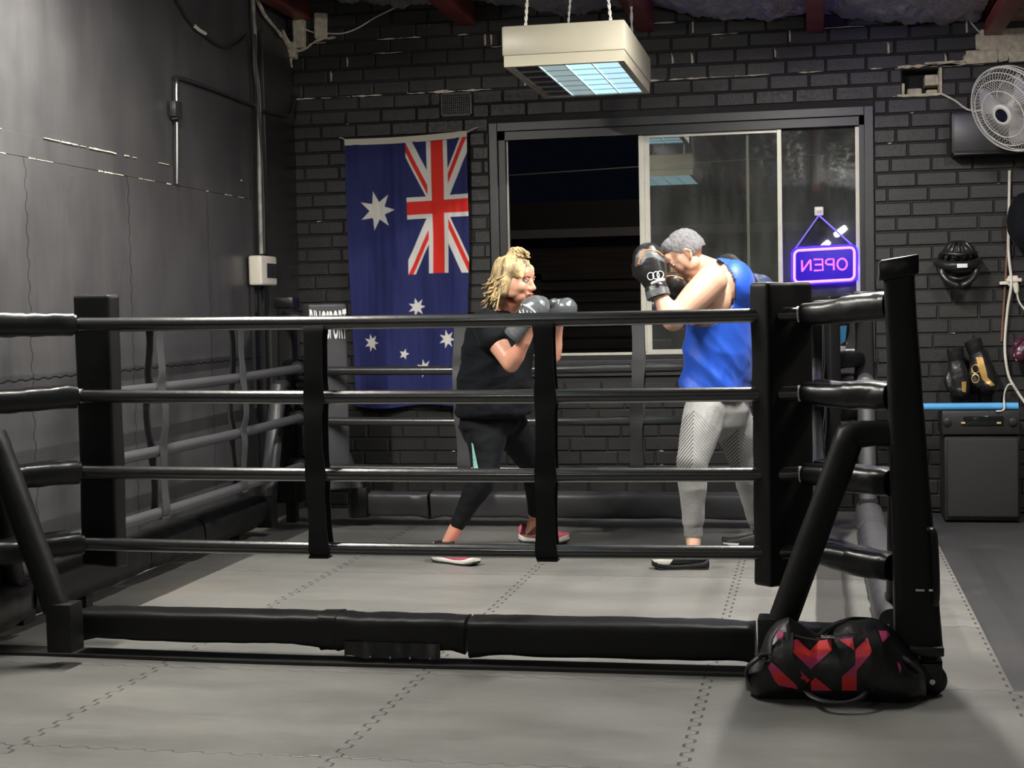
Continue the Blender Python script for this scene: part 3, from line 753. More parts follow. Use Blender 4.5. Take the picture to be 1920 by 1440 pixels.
# steel feet that carry the beams
for (x, y) in ( (PXL-.02, 6.1), (PXL-.02, 7.9), (PXR-.02, 6.4), (PXR-.02, 7.9)):
    bm = B(); box(bm, (x-.03, y-.03, 0), (x+.03, y+.03, .08)); obj('beam_foot', bm, M['steel'], ring, smooth=False)
# flat black strip lying on the mats along the front and the left side
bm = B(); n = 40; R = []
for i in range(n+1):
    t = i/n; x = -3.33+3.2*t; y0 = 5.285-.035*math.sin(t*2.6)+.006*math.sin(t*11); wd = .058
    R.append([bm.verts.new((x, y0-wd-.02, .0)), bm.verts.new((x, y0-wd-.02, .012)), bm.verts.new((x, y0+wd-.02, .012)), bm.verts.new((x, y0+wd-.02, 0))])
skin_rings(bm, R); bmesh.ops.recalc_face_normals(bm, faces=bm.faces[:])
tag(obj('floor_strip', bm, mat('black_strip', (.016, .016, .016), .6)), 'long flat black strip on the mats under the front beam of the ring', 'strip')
# ================================================================ light fittings
M['tube'] = emit('lit_tube', (1, .97, .9), 70)
M['enamel_white'] = mat('white_enamel', (.7, .69, .65), .4)
BL_ = ['white tube batten under the roof near the left wall', 'white tube batten under the roof over the ring', 'added white tube batten, unseen fill light under the roof at the right', 'added white tube batten, unseen fill light behind the camera at the left']
for (c_, L_, p_), lab in zip(BATTENS, BL_):
    c = Vector(c_); t_ = thing('tube_batten', lab, 'light fitting', c_, 'tube battens')
    bm = B(); box(bm, c+Vector((-.03, -L_/2-.05, .0)), c+Vector((.03, L_/2+.05, .05)), bevel=.005); obj('batten_body', bm, M['enamel_white'], t_)
    bm = B(); tube(bm, [c+Vector((0, -L_/2, -.025)), c+Vector((0, L_/2, -.025))], .013, 12); obj('tube', bm, M['tube'], t_)
    bm = B(); 
    bm.free()
    for s_ in (-1, 1): bm = B(); tube(bm, [c+Vector((0, s_*L_*.4, .04)), c+Vector((0, s_*L_*.4, ZC-c.z))], .004, 6); obj('hanger', bm, M['steel'], t_)
def troffer(cx, cy, zt, lab, lit):
    t_ = thing('hanging_light_fitting', lab, 'light fitting', (cx, cy, zt-.2), 'louvred hanging light fittings')
    hx, hy = .315, .60
    bm = B()        # pressed housing: upper box with a narrower skirt below
    vs = box(bm, (cx-hx, cy-hy, zt-.150), (cx+hx, cy+hy, zt), bevel=.010)
    obj('housing', bm, M['cream_metal'], t_)
    bm = B(); z0, z1 = zt-.205, zt-.148
    o1 = [(-hx+.008, -hy+.008), (hx-.008, -hy+.008), (hx-.008, hy-.008), (-hx+.008, hy-.008)]; o2 = [(a*(hx-.035)/hx, b*(hy-.035)/hy) for a, b in o1]
    R = [[bm.verts.new((cx+a, cy+b, z1)) for a, b in o1], [bm.verts.new((cx+a, cy+b, z0)) for a, b in o1], [bm.verts.new((cx+a, cy+b, z0)) for a, b in o2], [bm.verts.new((cx+a, cy+b, z1)) for a, b in o2]]
    R.append(R[0])
    for A, C in zip(R, R[1:]):
        for i in range(4): bm.faces.new((A[i], A[(i+1) % 4], C[(i+1) % 4], C[i]))
    bmesh.ops.recalc_face_normals(bm, faces=bm.faces[:]); obj('skirt', bm, M['cream_metal'], t_, smooth=False)
    # four louvre cells, each a slightly glowing trough with blades
    mats = [mat('unlit_louvre', (.20, .16, .19), .25, metal=.8), emit('louvre_dim', (.40, .52, .54), .28), emit('louvre_bright', (.50, .80, .90), .50), emit('louvre_bright', (.50, .78, .92), .46)]
    if not lit: mats = [mats[2]]*4
    for i in range(4):
        w = 2*(hx-.04)/4; xa = cx-hx+.04+i*w
        bm = B(); box(bm, (xa+.004, cy-hy+.05, zt-.198), (xa+w-.004, cy+hy-.05, zt-.190)); obj('louvre_cell', bm, mats[i], t_, smooth=False)
    bm = B()
    for i in range(5):
        w = 2*(hx-.04)/4; xa = cx-hx+.04+i*w; box(bm, (xa-.002, cy-hy+.045, zt-.207), (xa+.002, cy+hy-.045, zt-.178))
    for j in range(7):
        y = cy-hy+.05+j*(2*hy-.1)/6; box(bm, (cx-hx+.04, y-.0015, zt-.203), (cx+hx-.04, y+.0015, zt-.186))
    obj('louvre_blades', bm, mat('louvre_metal', (.55, .62, .64), .3, metal=.6), t_, smooth=False)
    return t_
# two clip-on tube lamps hanging behind the camera, mirrored in the right pane
for q, (a, b) in enumerate((((.12, -3.0, 2.11), (.18, -3.1, 2.16)), ((.30, -3.0, 2.27), (.42, -3.1, 2.37)))):
    t_ = thing('tube_lamp', ['short lit tube lamp mirrored in the right window pane, the lower left one', 'short lit tube lamp mirrored in the right window pane, the upper right one'][q], 'lamp', a, 'mirrored tube lamps')
    bm = B(); tube(bm, [a, b], .038, 16); obj('tube', bm, emit('white_hot_tube', (1, .97, .92), 40), t_)
    bm = B(); tube(bm, [b, (b[0], b[1], 3.3)], .006, 6); obj('hanger', bm, M['steel'], t_)
zA_ = P(1183, 35, Y=LAMP_A[1]-.60).z
tA = troffer(LAMP_A[0], LAMP_A[1], zA_, 'cream louvred light fitting hung on white twisted cords above the ring', True)
tB = troffer(LAMP_B[0], LAMP_B[1], zA_+.03, 'cream louvred light fitting above the camera, seen mirrored in the window', False)
tC = troffer(FILL_LAMP_C[0], FILL_LAMP_C[1], zA_+.03, 'added cream louvred fitting, unseen fill light behind the camera', False)
def twisted(bm, a, b, r, turns, n=60):
    a, b = Vector(a), Vector(b); s, u = frame_at(b-a)
    for ph in (0, PI):
        tube(bm, [a.lerp(b, i/n)+(s*math.cos(ph+turns*2*PI*i/n)+u*math.sin(ph+turns*2*PI*i/n))*r*.6 for i in range(n+1)], r*.62, 7)
for (tt, cx, cy) in ((tA, *LAMP_A), (tB, *LAMP_B), (tC, *FILL_LAMP_C)):
    for q, (dx, dy, ex) in enumerate(((-.20, -.55, .05), (-.06, -.1, .06), (.24, -.56, -.06), (.22, .5, 0))):
        bm = B(); z = zA_+(.0 if tt is tA else .03)
        twisted(bm, (cx+dx, cy+dy, z-.005), (cx+dx+ex, cy+dy, 3.32), .0075 if q != 1 else .006, 9 if q < 3 else 4); obj('hanging_cord', bm, M['cord_white'], tt)
# ================================================================ people
from mathutils.bvhtree import BVHTree
def mat_skin(name, col, blotch):
    m, nt, p = new_mat(name); x = NX(nt); vec, X, Y, Z = x.xyz()
    n1 = x.noise(vec, 9, 4, .6)
    c = x.mix(x.ramp(n1, .35, .7), col, blotch); nt.links.new(c, p.inputs['Base Color'])
    p.inputs['Roughness'].default_value = .42; p.inputs['Subsurface Weight'].default_value = .12
    p.inputs['Subsurface Radius'].default_value = (.02, .008, .004); p.inputs['Subsurface Scale'].default_value = .6
    x.bump(x.noise(vec, 160, 2), .08, .002, p); return m
M['skin_w'] = mat_skin('fair_skin', (.62, .34, .235), (.66, .29, .20))
M['skin_m'] = mat_skin('tanned_skin', (.58, .36, .255), (.54, .31, .22))
M['hair_blonde'] = mat('blonde_hair', (.47, .35, .18), .42, vary=.75, vscale=30, stretch=(1, 1, .3), bump=.5, bscale=160)
M['hair_grey'] = mat('short_grey_hair', (.17, .17, .18), .65, vary=.25, vscale=60, bump=.9, bscale=220)
M['tee'] = mat('black_cotton', (.006, .007, .009), .85, spec=.12, sheen=.02, bump=.15, bscale=60)
M['leggings'] = mat('black_leggings', (.006, .007, .009), .7, spec=.15, sheen=.02, bump=.1, bscale=80)
M['singlet'] = mat('blue_sports_mesh', (.006, .075, .52), .5, sheen=.15, bump=.12, bscale=300)
M['eye_white'] = mat('eye_white', (.7, .68, .66), .25); M['iris'] = mat('iris', (.05, .06, .07), .2)
M['lip'] = mat('lips', (.45, .16, .14), .45); M['brow'] = mat('brow_hair', (.16, .10, .06), .7)
M['silver_glove'] = mat('silver_leather', (.13, .145, .155), .26, metal=.3, bump=.25, bscale=30)
M['black_leather'] = mat('black_leather', (.014, .014, .015), .33, bump=.3, bscale=35)
M['grey_leather'] = mat('grey_leather', (.10, .11, .12), .35, bump=.25, bscale=40)
M['orange'] = mat('orange_trim', (.75, .23, .06), .45); M['white_print'] = mat('white_print_soft', (.75, .76, .76), .5)
M['pink_shoe'] = mat('pink_knit', (.85, .16, .26), .6, vary=.1, bump=.2, bscale=200)
M['maroon_shoe'] = mat('dark_maroon_knit', (.09, .012, .025), .6)
M['sole_white'] = mat('white_foam_sole', (.78, .76, .70), .5); M['sole_black'] = mat('black_outsole', (.012, .012, .012), .6)
M['shoe_black'] = mat('black_knit', (.012, .012, .013), .6, bump=.2, bscale=200)
def mat_joggers():
    m, nt, p = new_mat('grey_marl_joggers'); x = NX(nt); vec, X, Y, Z = x.xyz()
    gp = N(nt, 'ShaderNodeNewGeometry'); sp_ = N(nt, 'ShaderNodeSeparateXYZ'); nt.links.new(gp.outputs['Position'], sp_.inputs[0]); X, Y, Z = sp_.outputs[0], sp_.outputs[1], sp_.outputs[2]
    n = x.noise(vec, 220, 3); c = x.mix(x.ramp(n, .35, .65), (.22, .22, .215), (.33, .33, .32))
    # pressed chevron pattern over the thigh and knee of each leg
    cx = x.m('ADD', -.615, x.m('MULTIPLY', x.m('SUBTRACT', Z, .55), -.09))
    def chev(x0, zlo, zhi, k):
        u = x.m('SUBTRACT', X, x0); au = x.m('ABSOLUTE', u)
        s = x.m('SINE', x.m('MULTIPLY', x.m('ADD', Z, x.m('MULTIPLY', au, -k)), 330.))
        env_hi = x.m('SUBTRACT', zhi, x.m('MULTIPLY', au, .9)); env_lo = x.m('ADD', zlo, x.m('MULTIPLY', au, -.6))
        msk = x.m('MULTIPLY', x.m('LESS_THAN', Z, env_hi), x.m('GREATER_THAN', Z, env_lo))
        left = x.m('ADD', .45, x.m('MULTIPLY', x.m('LESS_THAN', u, 0.), .55))
        return x.m('MULTIPLY', x.m('MULTIPLY', x.ramp(s, -.2, .5), msk), left)
    a = chev(P(1300, 800, Y=7.40).x, P(1300, 872, Y=7.4).z, P(1300, 768, Y=7.4).z, -1.25)
    b = x.m('MULTIPLY', chev(P(1386, 840, Y=7.75).x, P(1386, 882, Y=7.75).z, P(1386, 800, Y=7.75).z, -1.0), x.m('GREATER_THAN', Y, 7.62))
    a = x.m('MULTIPLY', a, x.m('LESS_THAN', Y, 7.62))
    c = x.mix(x.m('MULTIPLY', x.m('MAXIMUM', a, b), .88), c, (.025, .025, .028))
    nt.links.new(c, p.inputs['Base Color']); p.inputs['Roughness'].default_value = .75; p.inputs['Sheen Weight'].default_value = .2
    return m
M['joggers'] = mat_joggers()

def head_shapes(bm, C, FW, U, s=1.0, masc=False):
    FW = FW.normalized(); U = (U-FW*U.dot(FW)).normalized(); X = FW.cross(U)
    R3 = Matrix(((X.x, FW.x, U.x), (X.y, FW.y, U.y), (X.z, FW.z, U.z)))
    T = lambda x, y, z: C + R3 @ (Vector((x, y, z))*s)
    E = lambda c, r: ellip(bm, T(*c), tuple(q*s for q in r), R3, 3)
    E((0, -.012, .030), (.074, .094, .088)); E((0, .030, -.020), (.062, .062, .082)); E((0, .040, -.072), (.048 if not masc else .054, .044, .040))
    E((0, .072, -.098), (.020 if not masc else .026, .018, .018)); E((0, .070, .040), (.052, .026, .034))
    for sx in (-1, 1):
        E((sx*.028, .082, .016), (.022, .012, .009)); E((sx*.036, .060, -.028), (.026, .028, .030))
        tube(bm, [T(sx*.074, .004, -.030), T(sx*.080, -.006, -.034), T(sx*.084, -.020, -.020), T(sx*.086, -.024, .002), T(sx*.084, -.014, .016), T(sx*.078, .002, .010)], [.005*s, .006*s, .0055*s, .0055*s, .005*s, .004*s], 8); E((sx*.075, -.008, -.008), (.006, .014, .022)); E((sx*.046, .008, -.058), (.022, .044, .030)); E((sx*.054, .020, -.020), (.018, .040, .050))
        E((sx*.013, .098, -.036), (.010, .012, .009))
    tube(bm, [T(0, .086, .012), T(0, .098, -.008), T(0, .112, -.030), T(0, .104, -.042)], [.009*s, .0105*s, .0125*s, .010*s], 12); E((0, .112, -.032), (.012, .012, .011))
    E((0, .085, -.062), (.026, .016, .020))
    return T, R3, s
def face_parts(par, T, R3, s, brow, masc=False):
    for sx in (-1, 1):
        bm = B(); ellip(bm, T(sx*.030, .0795, .002), (.013*s, .010*s, .0075*s), R3, 3); ey = obj('eye', bm, M['eye_white'], par)
        bm = B(); ellip(bm, T(sx*.030, .0875, .002), (.0055*s, .003*s, .0055*s), R3, 2); obj('iris', bm, M['iris'], ey)
        bm = B(); tube(bm, [T(sx*.048, .078, .006), T(sx*.036, .0885, .0105), T(sx*.024, .0895, .0095), T(sx*.017, .087, .003)], .0022*s, 6); obj('eyelid', bm, M['skin_m' if masc else 'skin_w'], ey)
        bm = B(); tube(bm, [T(sx*.050, .080, .022), T(sx*.036, .0935, .027), T(sx*.018, .0955, .022)], [.002*s, .0036*s, .003*s], 8); obj('eyebrow', bm, brow, par)
    bm = B(); tube(bm, [T(-.024, .090, -.064), T(-.010, .1005, -.0605), T(0, .1015, -.062), T(.010, .1005, -.0605), T(.024, .090, -.064)], [.002*s, .005*s, .005*s, .005*s, .002*s], 10)
    tube(bm, [T(-.022, .090, -.066), T(0, .100, -.0705), T(.022, .090, -.066)], [.002*s, .006*s, .002*s], 10); obj('lips', bm, M['lip'], par)

def shoe(par, heel, toe, wid, upper, sole, out, collar_h=.085, lace=None, accent=None, instep=.075):
    "a trainer on the foot: sole, outsole and knitted upper"
    heel, toe = Vector(heel), Vector(toe); d = toe-heel; L = d.length; d.normalize(); s = Vector((d.y, -d.x, 0)).normalized(); Z = Vector((0, 0, 1))
    prof = [(0, .55), (.06, .78), (.2, .84), (.4, .74), (.6, .92), (.75, 1.0), (.88, .82), (.97, .5), (1, .18)]
    def rings(z0f, z1f, k):
        bm = B(); R = []
        for t, w_ in smooth_prof:
            c = heel+d*(L*t); z0, z1 = z0f(t), z1f(t); hw = wid/2*w_*k
            R.append(ring_verts(bm, c+Z*((z0+z1)/2), s*hw, Z*((z1-z0)/2), 20, 4))
        skin_rings(bm, R); return bm
    smooth_prof = []
    for (a, wa), (b, wb) in zip(prof, prof[1:]):
        for i in range(4): smooth_prof.append((a+(b-a)*i/4, wa+(wb-wa)*i/4))
    smooth_prof.append(prof[-1])
    toeup = lambda t: .018*max(0, (t-.75)/.25)**2 + .010*max(0, (.08-t)/.08)
    root = obj('shoe', rings(lambda t: heel.z+.020+toeup(t), lambda t: heel.z+.020+toeup(t)+ (instep if t < .35 else instep-(instep-.030)*((t-.35)/.65)**.8)*(1 if t > .02 else .8), .93), upper, par)
    bm = rings(lambda t: .006+toeup(t), lambda t: .034+toeup(t)+.010*math.cos(t*6), 1.03); obj('sole', bm, sole, root)
    bm = rings(lambda t: 0.0+toeup(t), lambda t: .008+toeup(t), 1.0); obj('outsole', bm, out, root)
    bm = B(); R = []         # collar rising round the ankle
    for t0, hh, rr_ in ((.17, .050, .050), (.18, .080, .047), (.19, collar_h+.008, .044), (.19, collar_h+.022, .043)):
        R.append(ring_verts(bm, heel+d*(L*t0+.012)+Z*hh, d*(rr_*1.25), s*rr_, 20, 2.3))
    skin_rings(bm, R); obj('collar', bm, accent or upper, root)
    bm = B()
    for i in range(4):
        t = .42+.085*i; z = .078-.0075*i; c = heel+d*(L*t)+Z*z; tube(bm, [c-s*.024-Z*.008, c-s*.010+Z*.002, c+s*.010+Z*.002, c+s*.024-Z*.008], .003, 6)
    obj('laces', bm, lace or upper, root); return root

def glove(label, wrist, tip, thumb, mats, size=1.0, cuff_len=.075, curl=.25):
    """boxing glove from the wrist to the knuckles; thumb = direction of the thumb side"""
    wrist, tip = Vector(wrist), Vector(tip); D = (tip-wrist).normalized(); Tm = Vector(thumb); Tm = (Tm-D*Tm.dot(D)).normalized(); Nn = D.cross(Tm)
    g = thing('boxing_glove', label, 'boxing glove', wrist, 'boxing gloves')
    L = (tip-wrist).length; k = size
    bm = B(); prof = [(-.02, .036, .034), (.05, .040, .037), (.16, .047, .042), (.34, .060, .052), (.55, .066, .058), (.74, .064, .058), (.88, .053, .050), (.96, .036, .036), (1.0, .014, .016)]
    loft(bm, [(wrist+D*(L*t)-Nn*(.018*curl*max(0, t-.5)*4), Tm*(a*k), Nn*(b*k)) for t, a, b in prof], 28, 2.3)
    ellip(bm, wrist+D*(L*.80)-Nn*(.022*k), (.045*k, .045*k, .045*k), None, 3)
    tube(bm, [wrist+D*(L*.30)+Tm*(.040*k)-Nn*(.012*k), wrist+D*(L*.50)+Tm*(.064*k)-Nn*(.020*k), wrist+D*(L*.68)+Tm*(.060*k)-Nn*(.030*k), wrist+D*(L*.78)+Tm*(.046*k)-Nn*(.036*k)], [.018*k, .024*k, .023*k, .014*k], 14)
    nb = remeshed(bm, .005, 3); wrinkle(nb, .0016, 16)
    sh = obj('glove_shell', nb, mats[0], g, sharp=None)
    bm = B(); loft(bm, [(wrist-D*cuff_len, Tm*(.043*k), Nn*(.040*k)), (wrist-D*(cuff_len*.9), Tm*(.047*k), Nn*(.044*k)), (wrist-D*.01, Tm*(.046*k), Nn*(.043*k)), (wrist+D*(.02), Tm*(.045*k), Nn*(.042*k)), (wrist+D*.03, Tm*(.041*k), Nn*(.038*k))], 26, 2.5)
    wrinkle(bm, .002, 18); obj('cuff', bm, mats[1], g)
    bm = B(); loft(bm, [(wrist-D*(cuff_len*.55)-D*.015, Tm*(.048*k), Nn*(.045*k)), (wrist-D*(cuff_len*.55)+D*.018, Tm*(.0485*k), Nn*(.0455*k))], 26, 2.5); obj('wrist_strap', bm, mats[2], g)
    return g, sh, (wrist, D, Tm, Nn, L)
def bvh_of(o):
    bm = bmesh.new(); bm.from_mesh(o.data); bm.transform(Matrix.Translation(ORG[o.name])); t = BVHTree.FromBMesh(bm); bm.free(); return t
def cast(t, p, d, off=.0012):
    h = t.ray_cast(Vector(p)-Vector(d)*1.0, Vector(d), 3.0)
    return (h[0]-Vector(d)*off) if h[0] is not None else None
def print_stroke(target, pts, r, mat_, name='print', d=None, parent=None):
    "a raised printed line following the surface of target; pts in photo pixels"
    t = bvh_of(target); out = []
    for (px, py, Y0) in pts:
        p0 = P(px, py, Y=Y0); dd = (p0-Vector((0, 0, CAM_H))).normalized(); h = cast(t, p0, dd)
        if h is not None: out.append(h)
    if len(out) > 1:
        bm = B(); tube(bm, out, r, 6); return obj(name, bm, mat_, parent or target)
def print_patch(target, pts, Y0, mat_, name='print', cuts=3, off=.0015):
    "a filled printed shape laid on the surface of target; pts in photo pixels on the plane Y0"
    from mathutils.geometry import tessellate_polygon
    t = bvh_of(target); bm = B(); vv = [bm.verts.new(P(a, b, Y=Y0)) for a, b in pts]
    for tri in tessellate_polygon([[Vector((a, -b, 0)) for a, b in pts]]): bm.faces.new([vv[k] for k in tri])
    bmesh.ops.recalc_face_normals(bm, faces=bm.faces[:])
    for _ in range(cuts): bmesh.ops.subdivide_edges(bm, edges=bm.edges[:], cuts=1, use_grid_fill=True)
    bmesh.ops.triangulate(bm, faces=bm.faces[:])
    for v in bm.verts:
        dd = (v.co-Vector((0, 0, CAM_H))).normalized(); h = cast(t, v.co, dd, off)
        if h is not None: v.co = h
    return obj(name, bm, mat_, target)
def strands(bm, T, paths, r):
    for p in paths:
        q = smooth_path([T(*a) for a in p], 5); n = len(q); tube(bm, q, [r*(.45+.75*math.sin(PI*min(1, (i+1)/(n)*1.0))**.6) if i < n-1 else r*.15 for i in range(n)], 6, flat=.6)

def folds(bm, amp, freq, tilt, stretch, fn=None, seed=0):
    "draped folds running down and sideways across the cloth"
    bm.normal_update()
    for v in bm.verts:
        c = v.co; a = c.x*math.cos(tilt)+c.z*math.sin(tilt); b = -c.x*math.sin(tilt)+c.z*math.cos(tilt)
        n_ = noise.noise(Vector((a*freq*stretch+seed, b*freq*.45, c.y*freq*.8)))
        v.co += v.normal*amp*(fn(c) if fn else 1)*(.55-1.6*abs(n_))
# ---------------------------------------------------------------- woman in black
W = lambda x, y, Y: P(x, y, Y=Y)
HC = W(966, 526, 7.50); HF = Vector((.93, -.30, -.10)); HU = Vector((.08, 0, 1))
ca, sa = math.cos(math.radians(32)), math.sin(math.radians(32))
TF = Vector((ca, -sa, 0)); TR = Vector((-sa, -ca, 0))           # chest forward, her right
wj = dict(sn=W(908, 605, 7.44), en=W(958, 682, 7.33), wn=W(984, 640, 7.28), sf=W(972, 602, 7.78), ef=W(1036, 668, 7.74), wf=W(1045, 618, 7.70),
          hn=W(912, 790, 7.54), kn=W(912, 884, 7.46), an=W(850, 998, 7.44), hf=W(950, 790, 7.68), kf=W(1006, 884, 7.92), af=W(1003, 972, 8.06))
body = B(); T, R3, hs = head_shapes(body, HC, HF, HU, 1.0)
tube(body, [W(962, 560, 7.52), W(952, 580, 7.55), W(945, 602, 7.58)], [.050, .053, .064], 20)
for (x, y, a, b) in ((944, 604, .13, .075), (938, 635, .165, .115), (934, 680, .155, .120), (928, 730, .150, .120), (924, 775, .165, .135)): ellip(body, W(x, y, 7.60), (b, b, .09), None, 3); loft(body, [(W(x, y+3, 7.60), TR*a, TF*b), (W(x, y-3, 7.60), TR*a*.98, TF*b*.98)])
loft(body, [(W(944, 600, 7.60), TR*.13, TF*.07), (W(938, 630, 7.60), TR*.165, TF*.115), (W(934, 680, 7.60), TR*.15, TF*.12), (W(926, 740, 7.60), TR*.15, TF*.12), (W(924, 790, 7.61), TR*.165, TF*.13)])
def limb(bm, a, b, r0, r1, bulge=0, t_b=.35, n=10):
    pts = [a.lerp(b, i/n) for i in range(n+1)]; rr = [r0+(r1-r0)*i/n + bulge*math.exp(-((i/n-t_b)/.28)**2) for i in range(n+1)]
    tube(bm, pts, rr, 18); ellip(bm, a, (rr[0],)*3, None, 3); ellip(bm, b, (rr[-1],)*3, None, 3)
limb(body, wj['sn'], wj['en'], .058, .044, .004); limb(body, wj['en'], wj['wn'], .043, .030, .006)
limb(body, wj['sf'], wj['ef'], .056, .043, .004); limb(body, wj['ef'], wj['wf'], .042, .029, .006)
limb(body, wj['hn'], wj['kn'], .085, .055); limb(body, wj['kn'], wj['an'], .052, .034, .008)
limb(body, wj['hf'], wj['kf'], .085, .055); limb(body, wj['kf'], wj['af'], .052, .034, .008)
for a, h_, t_ in ((wj['an'], W(818, 1046, 7.44), W(884, 1056, 7.36)), (wj['af'], W(980, 1008, 8.10), W(1062, 1014, 8.06))):
    tube(body, [a, Vector((h_.x*.6+a.x*.4, h_.y*.6+a.y*.4, .05)), Vector(((h_.x+t_.x)/2, (h_.y+t_.y)/2, .045))], [.034, .034, .030], 14)
for a, b in ((wj['wn'], W(1002, 585, 7.27)), (wj['wf'], W(1046, 585, 7.69))): tube(body, [a, a.lerp(b, .5), b], [.03, .034, .036], 14)
nb = remeshed(body, .0055, 3)
woman = obj('person', nb, M['skin_w'], None, loc=(W(930, 1050, 7.6).x, 7.65, 0), sharp=None)
tag(woman, 'blonde person in black t-shirt and black leggings, boxing gloves raised, facing the person in blue', 'person', 'two people sparring in the ring')
face_parts(woman, T, R3, hs, M['brow'])
# t-shirt with short sleeves
bm = B()
loft(bm, [(W(946, 584, 7.57), TR*.085, TF*.075), (W(944, 592, 7.58), TR*.135, TF*.085), (W(942, 602, 7.59), TR*.185, TF*.105), (W(938, 622, 7.60), TR*.200, TF*.140), (W(934, 650, 7.60), TR*.195, TF*.160), (W(930, 690, 7.60), TR*.190, TF*.168),
          (W(929, 730, 7.60), TR*.192, TF*.172), (W(930, 762, 7.60), TR*.200, TF*.178), (W(930, 774, 7.60), TR*.200, TF*.178)], 36, 2.3)
limb(bm, wj['sn']+Vector((.01, 0, -.005)), wj['sn'].lerp(wj['en'], .36), .074, .076); limb(bm, wj['sf'], wj['sf'].lerp(wj['ef'], .42), .072, .074)
nb = remeshed(bm, .008, 5)
def shirt_wr(co):
    t = max(0, min(1, (1.16-co.z)/.5)); return .4+1.3*t
folds(nb, .018, 4.0, 1.9, 2.2, shirt_wr, 5); wrinkle(nb, .006, 5.5, (1.0, 1.0, 2.2), 3, shirt_wr); wrinkle(nb, .0035, 15, (.8, .8, 2.0), 8, shirt_wr)
obj('tshirt', nb, M['tee'], woman, sharp=None)
# leggings
bm = B()
loft(bm, [(W(926, 745, 7.60), TR*.155, TF*.125), (W(922, 775, 7.60), TR*.172, TF*.145), (W(916, 800, 7.58), TR*.165, TF*.150), (W(918, 815, 7.58), TR*.12, TF*.11)])
ellip(bm, W(897, 795, 7.55), (.098, .10, .13), None, 3)
limb(bm, wj['hn'], wj['kn']+Vector((0, 0, .01)), .110, .067, .010, .4); limb(bm, wj['kn'], wj['kn'].lerp(wj['an'], .86), .064, .040, .012, .3)
limb(bm, wj['hf'], wj['kf'], .098, .062, .006, .4); limb(bm, wj['kf'], wj['kf'].lerp(wj['af'], .84), .062, .040, .012, .3)
nb = remeshed(bm, .007, 5); wrinkle(nb, .0022, 12, (1, 1, 1.6), 5); lg = obj('leggings', nb, M['leggings'], woman, sharp=None)
print_patch(lg, [(884, 830), (887, 832), (897, 880), (888, 880)], 7.4, mat('teal_panel', (.30, .62, .55), .5), 'teal_panel', 2)
bm = B()
# hair: a fitted cap, loose locks to the shoulder, a topknot with wisps
hb = B(); E = lambda c, r: ellip(hb, T(*c), r, R3, 3)
E((0, -.022, .040), (.083, .098, .088)); E((0, -.070, -.010), (.070, .050, .090)); E((-.040 if False else .0, -.020, .125), (.034, .036, .026)); E((0, -.075, -.075), (.066, .040, .055))
for sx in (-1, 1): E((sx*.066, -.035, -.010), (.026, .050, .085)); E((sx*.058, .030, .052), (.024, .038, .040))
nb = remeshed(hb, .006, 3); wrinkle(nb, .006, 24, (1, 1, .5), 1)
rnd = random.Random(21); paths = []
for i in range(130):
    a = rnd.uniform(-PI*.62, PI*1.62); 
    sx, sy = math.cos(a), math.sin(a)
    if sy > .35 and i % 4: continue
    x0, y0 = .080*sx, -.022+.094*sy*.95; z0 = rnd.uniform(-.01, .085); kx = 1.0; ln = rnd.uniform(.08, .155)*(1 if sy < .2 else .45)
    fl = rnd.uniform(.0, .03)
    paths.append([(x0*.86, y0*.86, z0+.03), (x0*1.02, y0*1.02-.003, z0), (x0*1.08+rnd.uniform(-.006, .006), y0*1.05-.008, z0-ln*.5), (x0*(1.08+fl*4)+rnd.uniform(-.01, .01), y0*1.08-.012-fl*.8, z0-ln), (x0*(1.1+fl*8), y0*1.10-.018-fl*1.6, z0-ln-.012)])
for i in range(46):     # swept up into the knot
    a = rnd.uniform(0, 2*PI); sx, sy = math.cos(a), math.sin(a)
    paths.append([(.078*sx, -.02+.092*sy, .055+rnd.uniform(-.01, .02)), (.066*sx, -.02+.078*sy, .098), (.030*sx, -.02+.034*sy, .125), (.010*sx, -.018+.010*sy, .135)])
for i in range(30):     # loops and wisps of the topknot
    a = rnd.uniform(0, 2*PI); sx, sy = math.cos(a), math.sin(a); q = rnd.uniform(.5, 1.1); hz = rnd.uniform(.138, .168)
    paths.append([(.016*sx, -.02+.016*sy, .118), (.034*sx*q, -.018+.034*sy*q, hz-.012), (.020*sx*q, -.010+.022*sy*q+.006, hz), (.030*sx*q, .006+.026*sy*q+.016, hz-.004-.02*rnd.random()), (.040*sx*q, .012+.03*sy*q+.03, hz-.022)])
for i in range(10):     # fringe wisps at the temple
    paths.append([(.045+.003*i, .070-.004*i, .085-.003*i), (.060, .080-.004*i, .060), (.066+.002*i, .078-.006*i, .030+.002*i), (.068, .074-.006*i, .014)])
strands(nb, T, paths, .0062)
obj('hair', nb, M['hair_blonde'], woman, sharp=None)
dk = B(); paths = []
for i in range(60):
    a = rnd.uniform(-PI*.62, PI*1.62); sx, sy = math.cos(a), math.sin(a)
    if sy > .1: continue
    z0 = rnd.uniform(-.02, .07); ln = rnd.uniform(.06, .14)
    paths.append([(.084*sx, -.022+.094*sy, z0+.015), (.088*sx, -.026+.100*sy, z0-ln*.35), (.090*sx+rnd.uniform(-.008, .008), -.030+.104*sy, z0-ln*.8), (.098*sx, -.045+.112*sy, z0-ln)])
strands(dk, T, paths, .0048)
obj('lowlights', dk, mat('dark_blonde_hair', (.16, .10, .05), .45, bump=.4, bscale=160), woman, sharp=None)['label'] = 'darker blonde strands'
shoe(woman, Vector((*W(815, 1048, 7.45).xy, 0)), Vector((*W(888, 1058, 7.33).xy, 0)) + Vector((.03, -.01, 0)), .098, M['pink_shoe'], M['sole_white'], M['sole_black'], accent=M['black_leather'], lace=M['black_leather'])
